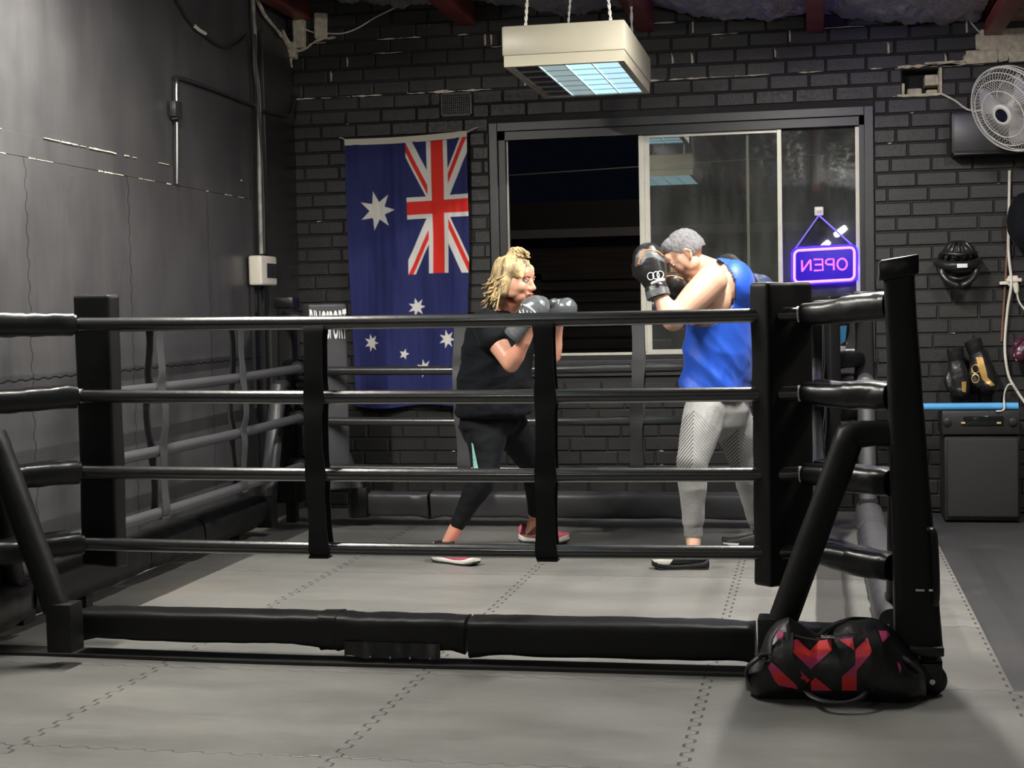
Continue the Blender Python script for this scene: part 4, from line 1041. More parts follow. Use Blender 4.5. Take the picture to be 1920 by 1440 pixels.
shoe(woman, Vector((*P(976, 1016, Z=0).xy, 0)), Vector((*P(1068, 1020, Z=0).xy, 0)), .098, M['pink_shoe'], M['sole_white'], M['sole_black'], accent=M['maroon_shoe'], lace=M['maroon_shoe'])
g, sh, fr = glove('silver boxing glove with white oval print, at the chin of the blonde person', W(976, 612, 7.26), W(1020, 560, 7.26), Vector((-.3, .2, 1)), (M['silver_glove'], M['silver_glove'], M['grey_leather']), .98, .07)
el = [(985+21*math.cos(a)*.94-8*math.sin(a)*-.34, 582+11*math.sin(a)*.94+21*math.cos(a)*.34, 7.26) for a in [2*PI*i/28 for i in range(29)]]
print_stroke(sh, el, .0036, M['white_print'], 'oval_print')
for q in range(4): print_stroke(sh, [(973+q*7.5+i*.4, 577+q*2.4+i*2.3, 7.26) for i in range(6)], .0022, M['white_print'], 'letter_print')
glove('silver boxing glove with pale cuff held out in front of the blonde person', W(1030, 580, 7.70), W(1076, 582, 7.62)+Vector((.0, -.10, 0)), Vector((-1, -.3, .2)), (M['silver_glove'], M['silver_glove'], M['silver_glove']), .98, .03)
# ---------------------------------------------------------------- man in blue
HC2 = W(1286, 478, 7.60); HF2 = Vector((-.74, -.10, -.66)); HU2 = Vector((-.66, 0, .74))
ca, sa = math.cos(math.radians(32)), math.sin(math.radians(32))
MF = Vector((-ca, sa, 0)); ML = Vector((-sa, -ca, 0))
mj = dict(sn=W(1326, 532, 7.44), en=W(1262, 600, 7.30), wn=W(1236, 552, 7.33), sf=W(1335, 520, 7.92), ef=W(1275, 600, 7.86), wf=W(1262, 560, 7.66),
          hn=W(1322, 772, 7.56), kn=W(1298, 866, 7.42), an=W(1300, 1004, 7.44), hf=W(1368, 772, 7.76), kf=W(1398, 872, 7.86), af=W(1424, 992, 8.02))
body = B(); T, R3, hs = head_shapes(body, HC2, HF2, HU2, 1.02, True)
tube(body, [W(1300, 495, 7.62), W(1322, 506, 7.66), W(1345, 520, 7.69)], [.062, .070, .085], 20)
mt = [(1352, 508, .09, .07, .0), (1353, 524, .165, .10, 0), (1353, 548, .200, .125, 0), (1352, 585, .195, .135, 0), (1349, 630, .180, .130, 0), (1346, 685, .165, .120, 0), (1344, 735, .165, .120, 0), (1345, 780, .170, .130, 0)]
loft(body, [(W(x, y, 7.68), ML*a, MF*b) for x, y, a, b, _ in mt], 32)
ellip(body, W(1372, 535, 7.62), (.095, .11, .12), None, 3)
limb(body, mj['sn']+Vector((.02, 0, .01)), mj['en'], .080, .052, .006, .45); limb(body, mj['en'], mj['wn'], .052, .034, .012, .3)
limb(body, mj['sf'], mj['ef'], .076, .050, .006, .4); limb(body, mj['ef'], mj['wf'], .050, .033, .010, .3)
ellip(body, W(1345, 560, 7.52), (.07, .06, .10), None, 3)
limb(body, mj['hn'], mj['kn'], .085, .06); limb(body, mj['kn'], mj['an'], .055, .040, .01)
limb(body, mj['hf'], mj['kf'], .085, .06); limb(body, mj['kf'], mj['af'], .055, .040, .01)
for a, h_, t_ in ((mj['an'], P(1326, 1062, Z=0), P(1222, 1062, Z=0)), (mj['af'], P(1452, 1032, Z=0), P(1358, 1030, Z=0))):
    tube(body, [a, Vector((h_.x*.75+t_.x*.25, h_.y, .06)), Vector(((h_.x+t_.x)/2, h_.y, .045))], [.040, .038, .030], 14)
for a, b in ((mj['wn'], W(1226, 520, 7.36)), (mj['wf'], W(1266, 545, 7.62))): tube(body, [a, a.lerp(b, .5), b], [.034, .036, .036], 14)
nb = remeshed(body, .0058, 4); 
man = obj('person', nb, M['skin_m'], None, loc=(W(1340, 1050, 7.7).x, 7.7, 0), sharp=None)
tag(man, 'grey-haired person in blue singlet and grey joggers, head bowed behind raised gloves', 'person', 'two people sparring in the ring')
face_parts(man, T, R3, hs, M['brow'], True)
# hair: short all over, thicker on top
hb = B(); E = lambda c, r: ellip(hb, T(*c), tuple(q*1.02 for q in r), R3, 4)
E((0, -.016, .038), (.078, .098, .088)); E((0, -.035, .010), (.078, .080, .075)); E((0, .030, .088), (.058, .052, .036))
hm = remeshed(hb, .005, 2)
kill = []
inv = R3.inverted()
for v in hm.verts:
    q = inv @ (v.co-HC2)/1.02
    line = -.030 if q.y < -.02 else (-.030+(q.y+.02)*1.35 if q.y < .045 else .060+(q.y-.045)*.4)
    if q.z < line: kill.append(v)
bmesh.ops.delete(hm, geom=kill, context='VERTS')
for v in hm.verts: v.co += v.normal*.003*noise.noise(v.co*70)
rnd = random.Random(4); 
obj('hair', hm, M['hair_grey'], man, sharp=None)
# singlet with deep armholes
bm = B()
sl = [(1346, 487, .060, .055), (1350, 500, .115, .085), (1355, 524, .175, .118), (1357, 548, .205, .142), (1354, 590, .205, .152), (1349, 640, .200, .150), (1344, 690, .195, .150), (1341, 730, .198, .152), (1341, 750, .200, .154)]
loft(bm, [(W(x, y, 7.68), ML*a, MF*b) for x, y, a, b in sl], 36, 2.2); ellip(bm, W(1376, 536, 7.62), (.100, .118, .128), None, 3)
nb = remeshed(bm, .008, 4)
for v in list(nb.verts):
    pass
def inhole(co, cx, cy, Y0, rx, rz, side):
    c = W(cx, cy, Y0); u = (co.x-c.x)/rx; w_ = (co.z-c.z)/rz; return u*u+w_*w_ < 1 and (co-W(1352, 560, 7.68)).dot(side) > .02
kill = [v for v in nb.verts if inhole(v.co, 1316, 546, 7.5, .163, .172, ML) or (inhole(v.co, 1330, 530, 7.9, .12, .14, -ML)) or v.co.z > W(1340, 466, 7.6).z]
bmesh.ops.delete(nb, geom=kill, context='VERTS')
kill = [v for v in nb.verts if v.co.z < W(1341, 747, 7.68).z]; bmesh.ops.delete(nb, geom=kill, context='VERTS')
def sw(co):
    t = max(0, min(1, (1.20-co.z)/.6)); return .2+1.2*t
folds(nb, .026, 3.6, .75, 2.2, sw, 3); folds(nb, .010, 8.5, .6, 2.0, sw, 9); wrinkle(nb, .004, 11, (1.3, 1, .8), 4, sw)
so = obj('singlet', nb, M['singlet'], man, sharp=None); md = so.modifiers.new('thickness', 'SOLIDIFY'); md.thickness = .003; md.offset = 1
# joggers
bm = B()
loft(bm, [(W(1345, 735, 7.68), ML*.175, MF*.130), (W(1345, 770, 7.68), ML*.188, MF*.145), (W(1343, 800, 7.68), ML*.170, MF*.135)], 32)
limb(bm, mj['hn'], mj['kn'], .108, .078, .004, .5); limb(bm, mj['kn'], mj['kn'].lerp(mj['an'], .80), .074, .052, .006, .3)
limb(bm, mj['hf'], mj['kf'], .106, .078, .004, .5); limb(bm, mj['kf'], mj['kf'].lerp(mj['af'], .82), .072, .052, .006, .3)
nb = remeshed(bm, .007, 4); wrinkle(nb, .005, 8, (1, 1, 1.4), 2, lambda c: .4+max(0, .6-c.z)*1.2); jg = obj('joggers', nb, M['joggers'], man, sharp=None)
for (k_, a_) in (('kn', 'an'), ('kf', 'af')):
    d = (mj[a_]-mj[k_]).normalized(); c = mj[k_].lerp(mj[a_], .80); bm = B(); tube(bm, [c, c+d*.012, c+d*.075], [.047, .0485, .046], 20)
    obj('cuff', bm, mat('grey_rib', (.24, .24, .235), .8, bump=.3, bscale=120), jg)
ms1 = shoe(man, Vector((*P(1330, 1066, Z=0).xy, 0)), Vector((*P(1222, 1066, Z=0).xy, 0)), .108, M['shoe_black'], M['shoe_black'], M['sole_black'], accent=M['shoe_black'])
ms2 = shoe(man, Vector((*P(1456, 1032, Z=0).xy, 0)), Vector((*P(1354, 1030, Z=0).xy, 0)), .108, M['shoe_black'], M['shoe_black'], M['sole_black'])
for o_, pts, y_ in ((ms1, [(1219, 1046), (1262, 1049), (1255, 1059), (1232, 1059)], 7.3), (ms2, [(1354, 1017), (1386, 1019), (1381, 1027), (1362, 1028)], 7.9)):
    print_patch([c for c in o_.children if c.name.startswith('sole')][0] if False else o_, pts, y_, M['sole_white'], 'white_side_panel', 3, .012)
g, sh, fr = glove('large upright black boxing glove with orange-edged grey top, before the bowed grey-haired face', W(1232, 546, 7.33), W(1208, 458, 7.38), Vector((-1, .2, 0)), (M['black_leather'], M['black_leather'], M['grey_leather']), 1.20, .03, .1)
print_patch(sh, [(1190, 500), (1192, 478), (1206, 466), (1232, 474), (1247, 487), (1246, 492), (1226, 482), (1212, 484), (1203, 496)], 7.33, M['grey_leather'], 'grey_panel', 3)
print_stroke(sh, [(1197, 495, 7.33), (1202, 480, 7.33), (1208, 470, 7.33), (1220, 468, 7.33), (1234, 472, 7.33), (1243, 480, 7.33)], .0045, M['orange'], 'orange_edge')
for cx in (1220, 1230, 1238): print_stroke(sh, [(cx+6*math.cos(a), 518-(cx-1220)*.15+7*math.sin(a), 7.33) for a in [2*PI*i/14 for i in range(15)]], .0026, M['white_print'], 'knuckle_print')
bm = B(); lo_ = W(1236, 527, 7.31); tube(bm, [W(1222, 532, 7.29), W(1236, 526, 7.27), W(1246, 524, 7.28)], .008, 8); obj('wrist_band', bm, M['white_print'], g)
g, sh, fr = glove('black boxing glove with orange edge tucked under the bowed face of the grey-haired person', W(1283, 556, 7.56), W(1250, 520, 7.48), Vector((-.4, 0, -1)), (M['black_leather'], M['black_leather'], M['grey_leather']), .92, .03, .1)
print_stroke(sh, [(1245, 522, 7.5), (1252, 518, 7.5), (1262, 517, 7.5), (1272, 520, 7.5), (1280, 523, 7.5)], .004, M['orange'], 'orange_edge')
# ================================================================ flag
FXL, FXR, FZT, FZB = -2.985, -2.170, 2.385, .672
def star(px, py, cx, cy, R, n, rot, inner=4/9):
    dx, dy = px-cx, py-cy; r = math.hypot(dx, dy)
    if r > R: return False
    a = (math.atan2(dy, dx)-rot) % (2*PI/n); a = min(a, 2*PI/n-a); ri = R*inner
    # line from the outer point (R,0) to the inner point (ri cos, ri sin)
    x1, y1, x2, y2 = R, 0, ri*math.cos(PI/n), ri*math.sin(PI/n); x, y = r*math.cos(a), r*math.sin(a)
    return (x2-x1)*(y-y1)-(y2-y1)*(x-x1) > 0
NAVY, WHT, RED = (.017, .022, .115), (.72, .70, .66), (.72, .025, .015)
def flag_col(fx, fy):
    if fx < 1 and fy < .5:
        a, b = fx-.5, fy-.25
        if abs(a) < .05 or abs(b) < .05: return RED
        if abs(a) < .0833 or abs(b) < .0833: return WHT
        s1, s2 = (b-a/2)/1.118, (b+a/2)/1.118
        if abs(s1) < .05:
            return RED if (0 < s1 < .0333 if a < 0 else -.0333 < s1 < 0) else WHT
        if abs(s2) < .05:
            return RED if (-.0333 < s2 < 0 if a > 0 else 0 < s2 < .0333) else WHT
        return NAVY
    up = -PI/2
    for cx, cy, R, n in ((.5, .75, .15, 7), (1.5, 5/6, .0714, 7), (1.25, 7/16, .0714, 7), (1.5, 1/6, .0714, 7), (1.722, .371, .0714, 7), (1.6, .5417, .0417, 5)):
        if star(fx, fy, cx, cy, R, n, up): return WHT
    return NAVY
def build_flag():
    nx, nz = 250, 520; verts = []; cols = []
    for j in range(nz+1):
        t = j/nz; z = FZT+(FZB-FZT)*t
        xl = FXL+.012*t+.03*math.sin(t*2.6)*t*.3; xr = FXR - .10*max(0, t-.35)**1.3
        for i in range(nx+1):
            s_ = i/nx; x = xl+(xr-xl)*s_
            amp = .008+.030*(1-s_)*min(1, t*1.5)
            y = YB-.058 - amp*math.sin((s_*6.5+t*(1.9-s_))*2.1+.6) - .010*noise.noise(Vector((s_*9-t*3, t*2.2, 2)))-.004*noise.noise(Vector((s_*24, t*4, 7)))
            zz = z + .010*math.sin(s_*PI)*(-1)*(1-t) - .012*math.sin(s_*PI*2.2)*t + (s_-.5)*.02*(1-t)
            verts.append((x, y, zz)); c = Vector((0, 0, 0))
            for oa in (-.3, .3):
                for ob in (-.3, .3): c += Vector(flag_col((j+oa)/nz*2, 1-(i+ob)/nx))
            c /= 4; cols += [c.x, c.y, c.z, 1]
    faces = [(j*(nx+1)+i, j*(nx+1)+i+1, (j+1)*(nx+1)+i+1, (j+1)*(nx+1)+i) for j in range(nz) for i in range(nx)]
    me = bpy.data.meshes.new('cloth'); me.from_pydata(verts, [], faces); me.shade_smooth()
    ca_ = me.color_attributes.new('dye', 'FLOAT_COLOR', 'POINT'); ca_.data.foreach_set('color', cols)
    m, nt, p = new_mat('printed_flag_cloth'); at = N(nt, 'ShaderNodeAttribute'); at.attribute_name = 'dye'; nt.links.new(at.outputs['Color'], p.inputs['Base Color'])
    p.inputs['Roughness'].default_value = .7; p.inputs['Sheen Weight'].default_value = .15; p.inputs['Specular IOR Level'].default_value = .25; me.materials.append(m)
    root = thing('flag', 'Australian flag hanging sideways on the brick wall left of the window', 'flag', ((FXL+FXR)/2, YB-.058, FZB))
    me.transform(Matrix.Translation(-ORG[root.name])); o = bpy.data.objects.new('cloth', me); link(o); o.parent = root
    md = o.modifiers.new('t', 'SOLIDIFY'); md.thickness = .0012
    bm = B(); R = []
    for i in range(31):
        s_ = i/30; x = FXL+(FXR-FXL)*s_; zb = FZT - .010*math.sin(s_*PI)+(s_-.5)*.02-.002
        R.append([bm.verts.new((x, YB-.066, zb)), bm.verts.new((x, YB-.066, zb+.040)), bm.verts.new((x, YB-.054, zb+.040)), bm.verts.new((x, YB-.054, zb))])
    skin_rings(bm, R); bmesh.ops.recalc_face_normals(bm, faces=bm.faces[:]); obj('header_band', bm, mat('cream_canvas', (.70, .66, .56), .8), root)
    for (a, b) in (((FXL+.004, FZT+.025), (FXL-.052, FZT+.045)), ((FXR-.004, FZT+.035), (FXR+.062, FZT+.072))):
        bm = B(); tube(bm, smooth_path([(a[0], YB-.060, a[1]), ((a[0]+b[0])/2, YB-.04, (a[1]+b[1])/2+.004), (b[0], YB-.008, b[1])]), .0045, 8); obj('tie_cord', bm, M['cord_white'], root)
build_flag()
# ================================================================ OPEN sign
SY = YB+.030
sign = thing('open_sign', 'blue and pink lit OPEN sign, seen from behind, hung in the right window pane', 'sign', P(1545, 530, Y=SY))
M['neon_pink'] = emit('pink_tube', (1.0, .10, .48), .85); M['neon_frame'] = emit('lilac_tube', (.85, .28, .90), .62); M['neon_blue'] = emit('blue_tube', (.03, .01, 1.0), 1.6)
def qp(pts, y=SY): return [P(a, b, Y=y) for a, b in pts]
bm = B(); cs_ = [(1492, 462), (1596, 457), (1606, 466), (1608, 522), (1600, 530), (1495, 536), (1485, 528), (1484, 470)]
poly(bm, qp(cs_), (0, .006, 0))
m, nt, p = new_mat('blue_acrylic'); p.inputs['Base Color'].default_value = (.004, .002, .06, 1); p.inputs['Roughness'].default_value = .15
p.inputs['Emission Color'].default_value = (.035, .0, .75, 1); p.inputs['Emission Strength'].default_value = .30
obj('acrylic_panel', bm, m, sign, smooth=False)
def loop(pts, r, name, mt_, y=SY-.008, closed=True):
    q = qp(pts+([pts[0], pts[1]] if closed else []), y); bm = B(); tube(bm, q, r, 10); return obj(name, bm, mt_, sign)
def rr_path(x0, y0, x1, y1, r, sl):
    out = []
    for cx, cy, a0 in ((x1-r, y0+r, -90), (x1-r, y1-r, 0), (x0+r, y1-r, 90), (x0+r, y0+r, 180)):
        for k in range(6):
            a = math.radians(a0+18*k); x = cx+r*math.cos(a); y = cy+r*math.sin(a); out.append((x, y-(x-x0)*sl))
    return out
loop(rr_path(1489.5, 470, 1602, 530, 9, .055), .0085, 'border_tube', M['neon_frame'])
loop(rr_path(1484.5, 465.5, 1607, 534, 12, .055), .0045, 'outer_border_tube', M['neon_blue'], SY-.003)
def let(strokes):
    bm = B()
    for st in strokes: q = qp(st, SY-.010); tube(bm, q, .0052, 8)
    return bm
obj('letter', let([[(1503.5, 488), (1504, 509)], [(1504, 509), (1519.5, 487)], [(1519.5, 487), (1520.5, 507.5)]]), M['neon_pink'], sign)
obj('letter', let([[(1525.5, 486.5), (1542, 486), (1543, 506.5), (1526, 507.5)], [(1528, 496.5), (1542, 496)]]), M['neon_pink'], sign)
obj('letter', let([[(1563.5, 506.5), (1563, 485.5), (1553, 486), (1548.5, 489), (1548.5, 493.5), (1552, 496), (1563, 496)]]), M['neon_pink'], sign)
obj('letter', let([[(1579+9*math.cos(a), 495.3+10.5*math.sin(a)) for a in [2*PI*i/18 for i in range(20)]]]), M['neon_pink'], sign)
bm = B(); tube(bm, qp([(1535, 404), (1491, 466)]), .0035, 6); obj('cord', bm, emit('cord_painted_glow', (.16, .13, .8), .5), sign)  # blue light of the sign on both cords is put in as emission
bm = B(); tube(bm, qp([(1536, 404), (1601, 462)]), .0045, 6); obj('cord', bm, emit('cord_painted_glow', (.16, .13, .8), .5), sign)
bm = B(); a = P(1527, 388, Y=SY+.03); b = P(1544, 404, Y=SY+.03); box(bm, (a.x, SY+.020, b.z), (b.x, SY+.030, a.z), bevel=.006); c = (a+b)/2
ellip(bm, (c.x, SY+.016, c.z), (.013, .008, .009)); obj('suction_hook', bm, M['white_plastic'], sign)
area('sign_glow', (P(1545, 500, Y=SY).x, SY+.012, P(1545, 500, Y=SY).z), .34, .18, 2.5, (.10, .03, 1), 180, (math.radians(90), 0, 0))
pl = bpy.data.lights.new('sign_glow', 'POINT'); pl.energy = 1.6; pl.color = (.10, .03, 1); pl.shadow_soft_size = .008
po_ = bpy.data.objects.new('sign_glow', pl); po_.location = (P(1601, 505, Y=SY).x, SY+.020, P(1601, 505, Y=SY).z); COL.objects.link(po_)
# unseen purple strip added to tint the foil, shielded from the room below
ls = thing('added_purple_strip', 'added unseen purple strip that tints the foil above the picture', 'light', (.45, 7.3, 2.84))
bm = B(); box(bm, (.43, 6.7, 2.84), (.46, 7.6, 2.85)); obj('strip', bm, emit('purple_glow', (.13, .03, 1), 170), ls)
bm = B(); box(bm, (.405, 6.68, 2.825), (.485, 7.62, 2.835)); box(bm, (.405, 6.68, 2.825), (.412, 7.62, 2.875)); box(bm, (.478, 6.68, 2.825), (.485, 7.62, 2.875)); obj('light_shield', bm, M['steel'], ls, smooth=False)
for y_ in (6.8, 7.5): bm = B(); tube(bm, [(.445, y_, 2.85), (.445, y_, 3.0)], .003, 6); obj('hanger', bm, M['steel'], ls)
# ================================================================ wall fittings
bm = B(); X0, X1, Z0, Z1 = -2.350, -2.148, 2.537, 2.686
g_ = thing('vent_grille', 'black wire air vent in the bricks above the flag', 'vent', ((X0+X1)/2, YB, Z0))
box(bm, (X0, YB-.004, Z0), (X0+.008, YB+.01, Z1)); box(bm, (X1-.008, YB-.004, Z0), (X1, YB+.01, Z1)); box(bm, (X0, YB-.004, Z0), (X1, YB+.01, Z0+.008)); box(bm, (X0, YB-.004, Z1-.008), (X1, YB+.01, Z1)); obj('frame', bm, M['black_paint_metal'], g_, smooth=False)
bm = B()
for i in range(15): x = X0+.010+i*.0128; box(bm, (x, YB+.0, Z0+.005), (x+.004, YB+.004, Z1-.005))
for i in range(9): z = Z0+.014+i*.0155; box(bm, (X0+.005, YB+.002, z), (X1-.005, YB+.006, z+.0035))
obj('grille', bm, M['black_paint_metal'], g_, smooth=False)
LX = XL+.016
def onL(px, py, off=0): q = P(px, py, X=LX+off); return q
def onB(px, py, off=.012): return P(px, py, Y=YB-off)
def run(name, pts, r, mt_, label, cat, n=8, k=4, extra=None):
    bm = B(); tube(bm, smooth_path(pts, k), r, n); return tag(obj(name, bm, mt_), label, cat)
M['conduit'] = mat('black_conduit', (.03, .03, .03), .28)
run('conduit', [onL(332, 345, .01), onL(332, 250, .01), onL(331, 158, .01), onL(336, 146, .01), onL(400, 167, .01), onL(478, 198, .01)], .0105, M['conduit'], 'thin black conduit bent over the left wall down to the mat edge', 'conduit')
c = onL(328, 205, .012); bm = B(); box(bm, c-Vector((.012, .045, .042)), c+Vector((.022, .045, .042)), bevel=.004); box(bm, c-Vector((.012, .02, .055)), c+Vector((.018, .02, -.042))); tag(obj('junction_box', bm, M['conduit']), 'small black junction box on the left wall conduit', 'junction box')
run('conduit', [onL(490, 207, .03), P(520, 214, X=XL+.05), P(541, 217, X=XL+.06), P(549, 205, X=XL+.06), onB(553, 178, .02)], .011, M['conduit'], 'black conduit elbow crossing the corner below the cream mortar line', 'conduit')
run('electrical_pipe', [onL(474, -12, .02), onL(476, 40, .02), onL(478, 62, .02), onL(479, 120, .02), onL(484, 165, .02), onL(486, 215, .03), onL(487, 340, .03), onL(490, 476, .03)], .013, mat('scuffed_grey_pipe', (.30, .29, .27), .4, vary=.4, vscale=12), 'scuffed grey pipe running down the corner to the cream box', 'pipe')
run('electrical_pipe', [onL(478, 64, .045), onL(483, 170, .045), onL(493, 330, .045), onL(496, 476, .045)], .008, M['conduit'], 'thin black pipe beside the scuffed grey pipe in the corner', 'pipe')
run('loose_cable', [onL(323, -14), onL(338, 12), onL(352, 36), onL(372, 57), onL(390, 72), onL(412, 86), onL(432, 88), onL(448, 80), onL(461, 66)], .0075, M['conduit'], 'black cable sagging across the top of the left wall', 'cable', k=6)
run('cable_joint', [onL(365, 49, .008), onL(374, 57, .010), onL(385, 63, .010)], .0105, M['white_plastic'], 'white sleeve on the black cable high on the left wall', 'cable sleeve')
run('loose_cable', [onB(552, 46, .03), onB(566, 52, .02), onB(590, 61), onB(620, 63), onB(645, 62), onB(672, 52), onB(700, 35), onB(725, 22), onB(742, 14)], .005, M['cord_white'], 'white cable drooping across the top bricks left of the flag', 'cable', k=6)
# cream box on the corner pilaster
c0 = P(470, 537, X=XL+.035); c1 = P(513, 478, X=XL+.035)
sb = thing('isolator_box', 'cream electrical box with dark window on the corner of the left wall', 'electrical box', (XL+.035, (c0.y+c1.y)/2, min(c0.z, c1.z)))
yA, yB2, zA2, zB2 = c0.y-.02, c0.y+.25, c0.z+.005, c0.z+.185
bm = B(); box(bm, (XL+.030, yA, zA2), (XL+.115, yB2, zB2), bevel=.014, seg=3); obj('case', bm, M['white_plastic'], sb)
bm = B(); box(bm, (XL+.112, yA+.09, zA2+.045), (XL+.119, yB2-.012, zB2-.045), bevel=.003); obj('window_cover', bm, mat('smoked_plastic', (.03, .03, .03), .15), sb)
bm = B(); box(bm, (XL+.030, yA+.03, .72), (XL+.050, yA+.045, zA2)); obj('feed_pipe', bm, M['conduit'], sb); bm = B(); box(bm, (XL+.030, yA+.2, .72), (XL+.050, yA+.215, zA2)); obj('feed_pipe', bm, M['conduit'], sb)
# black wall cabinet at the right
a = P(1784, 212, Y=YB-.16); b = P(1925, 283, Y=YB-.16)
wb = thing('wall_unit', 'black box-shaped unit on the brick wall behind the fan', 'wall unit', ((a.x+b.x)/2, YB, b.z))
bm = B(); box(bm, (a.x, YB-.16, b.z), (b.x+.15, YB-.0, a.z), bevel=.008); obj('case', bm, M['black_plastic'], wb)
bm = B(); box(bm, (a.x+.012, YB-.164, b.z+.012), (b.x+.13, YB-.158, a.z-.010), bevel=.004); obj('front_panel', bm, M['black_paint_metal'], wb)
bm = B(); box(bm, (a.x+.01, YB-.19, b.z-.012), (b.x+.16, YB, b.z), bevel=.003); obj('bracket', bm, M['steel'], wb)
# fan
fc = P(1893, 206, Y=8.95); fn_ = Vector((-.66, -.60, -.46)).normalized(); fs, fu = frame_at(fn_); FR = .255
fan = thing('wall_fan', 'pale wall fan with round wire guard at the top right', 'fan', fc)
M['fan_wire'] = mat('pale_fan_plastic', (.62, .61, .58), .35); 
m, nt, p = new_mat('clear_grey_blade'); p.inputs['Base Color'].default_value = (.50, .48, .52, 1); p.inputs['Roughness'].default_value = .2; p.inputs['Alpha'].default_value = .62; M['blade'] = m
bm = B()
for (rr_, h) in ((FR, 0), (FR, -.018), (FR*.93, .030), (FR*.55, .062), (.060, .070), (FR*.78, .046), (FR*.95, -.06), (FR*.6, -.095)):
    pts = [fc+fs*rr_*math.cos(t)+fu*rr_*math.sin(t)+fn_*h for t in [2*PI*i/48 for i in range(50)]]; tube(bm, pts, .004 if rr_ in (FR,) else .0028, 6, caps=False)
obj('guard_ring', bm, M['fan_wire'], fan)
for sgn, nm in ((1, 'front_guard'), (-1, 'rear_guard')):
    bm = B()
    for i in range(72):
        t = 2*PI*i/72; d = fs*math.cos(t)+fu*math.sin(t); d2 = fs*math.cos(t+.25)+fu*math.sin(t+.25)
        tube(bm, [fc+d*.055+fn_*(.068*sgn), fc+(d*.6+d2*.4).normalized()*FR*.5+fn_*(.064*sgn if sgn > 0 else -.098), fc+d2*FR*.90+fn_*(.032*sgn if sgn > 0 else -.07), fc+d2*FR+fn_*(.0 if sgn > 0 else -.018)], .0013, 4)
    obj(nm, bm, M['fan_wire'], fan)
for q in range(3):
    bm = B(); t0 = 2*PI*q/3+.4; R = []
    for i in range(9):
        r_ = .04+(FR*.86-.04)*i/8; w_ = .35+.42*math.sin(PI*min(1, i/8*1.0)*.8)*1.0; row = []
        for (tt, oo) in ((-1, 0), (1, 0), (1, .002), (-1, .002)):
            a_ = t0+tt*w_*(.9 if i else .6)*.75; row.append(bm.verts.new(fc+(fs*math.cos(a_)+fu*math.sin(a_))*r_+fn_*(-.015+tt*.020+oo)))
        R.append(row)
    skin_rings(bm, R); bmesh.ops.recalc_face_normals(bm, faces=bm.faces[:]); obj('blade', bm, M['blade'], fan)
bm = B(); lathe(bm, fc+fn_*.055, fn_, [(.058, 0), (.062, .008), (.060, .018), (.052, .022), (.044, .020)], 28); hb_ = obj('hub_ring', bm, M['fan_wire'], fan)
bm = B(); lathe(bm, fc+fn_*.076, fn_, [(.040, 0), (.040, .002), (.02, .004), (.001, .005)], 28); obj('badge', bm, mat('gloss_black_badge', (.01, .01, .02), .08), hb_)
bm = B(); lathe(bm, fc-fn_*.20, fn_, [(.03, 0), (.060, .02), (.066, .06), (.06, .12), (.03, .20)], 24); obj('motor', bm, M['fan_wire'], fan)
bm = B(); tube(bm, [fc-fn_*.15, fc-fn_*.20+Vector((.05, .1, -.05)), Vector((fc.x+.14, YB-.03, fc.z-.10)), Vector((fc.x+.14, YB, fc.z-.10))], .022, 12); obj('arm', bm, M['fan_wire'], fan)
run('fan_cable', [onB(1764, 175, .01), onB(1790, 188, .05), onB(1828, 208, .12), fc-fn_*.14], .006, M['cord_white'], 'white cable from the broken brick hole to the wall fan', 'cable')
# foil hanging string at the top right
run('loose_string', [P(1818, -10, Y=9.3), P(1820, 15, Y=9.3), P(1826, 26, Y=9.35), onB(1815, 34), onB(1838, 62)], .005, M['cord_white'], 'white string hanging from the foil above the fan', 'string')
# speaker with amplifier and blue foam tube on it
a = P(1770, 815, Y=9.08); b = P(1914, 975, Y=9.08)
sp = thing('floor_speaker', 'black floor speaker standing against the brick wall at the right', 'speaker', ((a.x+b.x)/2, 9.2, 0))
bm = B(); box(bm, (a.x, 9.08, 0.0), (b.x, 9.40, a.z-.004), bevel=.010); obj('cabinet', bm, M['black_plastic'], sp)
bm = B(); box(bm, (a.x+.015, 9.055, .02), (b.x-.012, 9.085, a.z-.020), bevel=.014, seg=3); obj('grille_cloth', bm, mat('speaker_cloth', (.028, .028, .028), .8, bump=.4, bscale=400), sp)
aa = P(1766, 771, Y=9.06); ab = P(1912, 812, Y=9.06); zt_ = a.z-.004
am = thing('amplifier', 'black stereo amplifier on top of the floor speaker', 'amplifier', ((aa.x+ab.x)/2, 9.2, zt_))
bm = B(); box(bm, (aa.x, 9.06, zt_+.006), (ab.x, 9.38, aa.z), bevel=.005); obj('case', bm, M['black_plastic'], am)
bm = B(); box(bm, (P(1802, 0, Y=9.05).x, 9.052, zt_+.06), (P(1878, 0, Y=9.05).x, 9.062, aa.z-.03), bevel=.002); obj('display', bm, mat('dark_display', (.012, .014, .014), .1), am)
for (px, mt_) in ((1806, M['chrome']), (1873, M['chrome'])):
    q = P(px, 793, Y=9.05); bm = B(); box(bm, (q.x-.012, 9.046, q.z-.006), (q.x+.012, 9.056, q.z+.006), bevel=.002); obj('button', bm, mat('brassy_lamp', (.6, .42, .22), .3), am)
for px in (1776, 1899): q = P(px, 791, Y=9.05); bm = B(); lathe(bm, (q.x, 9.06, q.z), (0, -1, 0), [(.022, 0), (.021, .014), (.017, .016)], 20); obj('knob', bm, M['black_plastic'], am)
bm = B()
for x in (aa.x+.05, ab.x-.05): lathe(bm, (x, 9.12, zt_), (0, 0, 1), [(.014, 0), (.014, .007)], 12); obj('foot', bm, M['rubber'], am); bm = B()
bm.free()
q0 = P(1732, 762, Y=9.12); q1 = P(1909, 762, Y=9.12); bm = B(); zt2_ = aa.z+.022
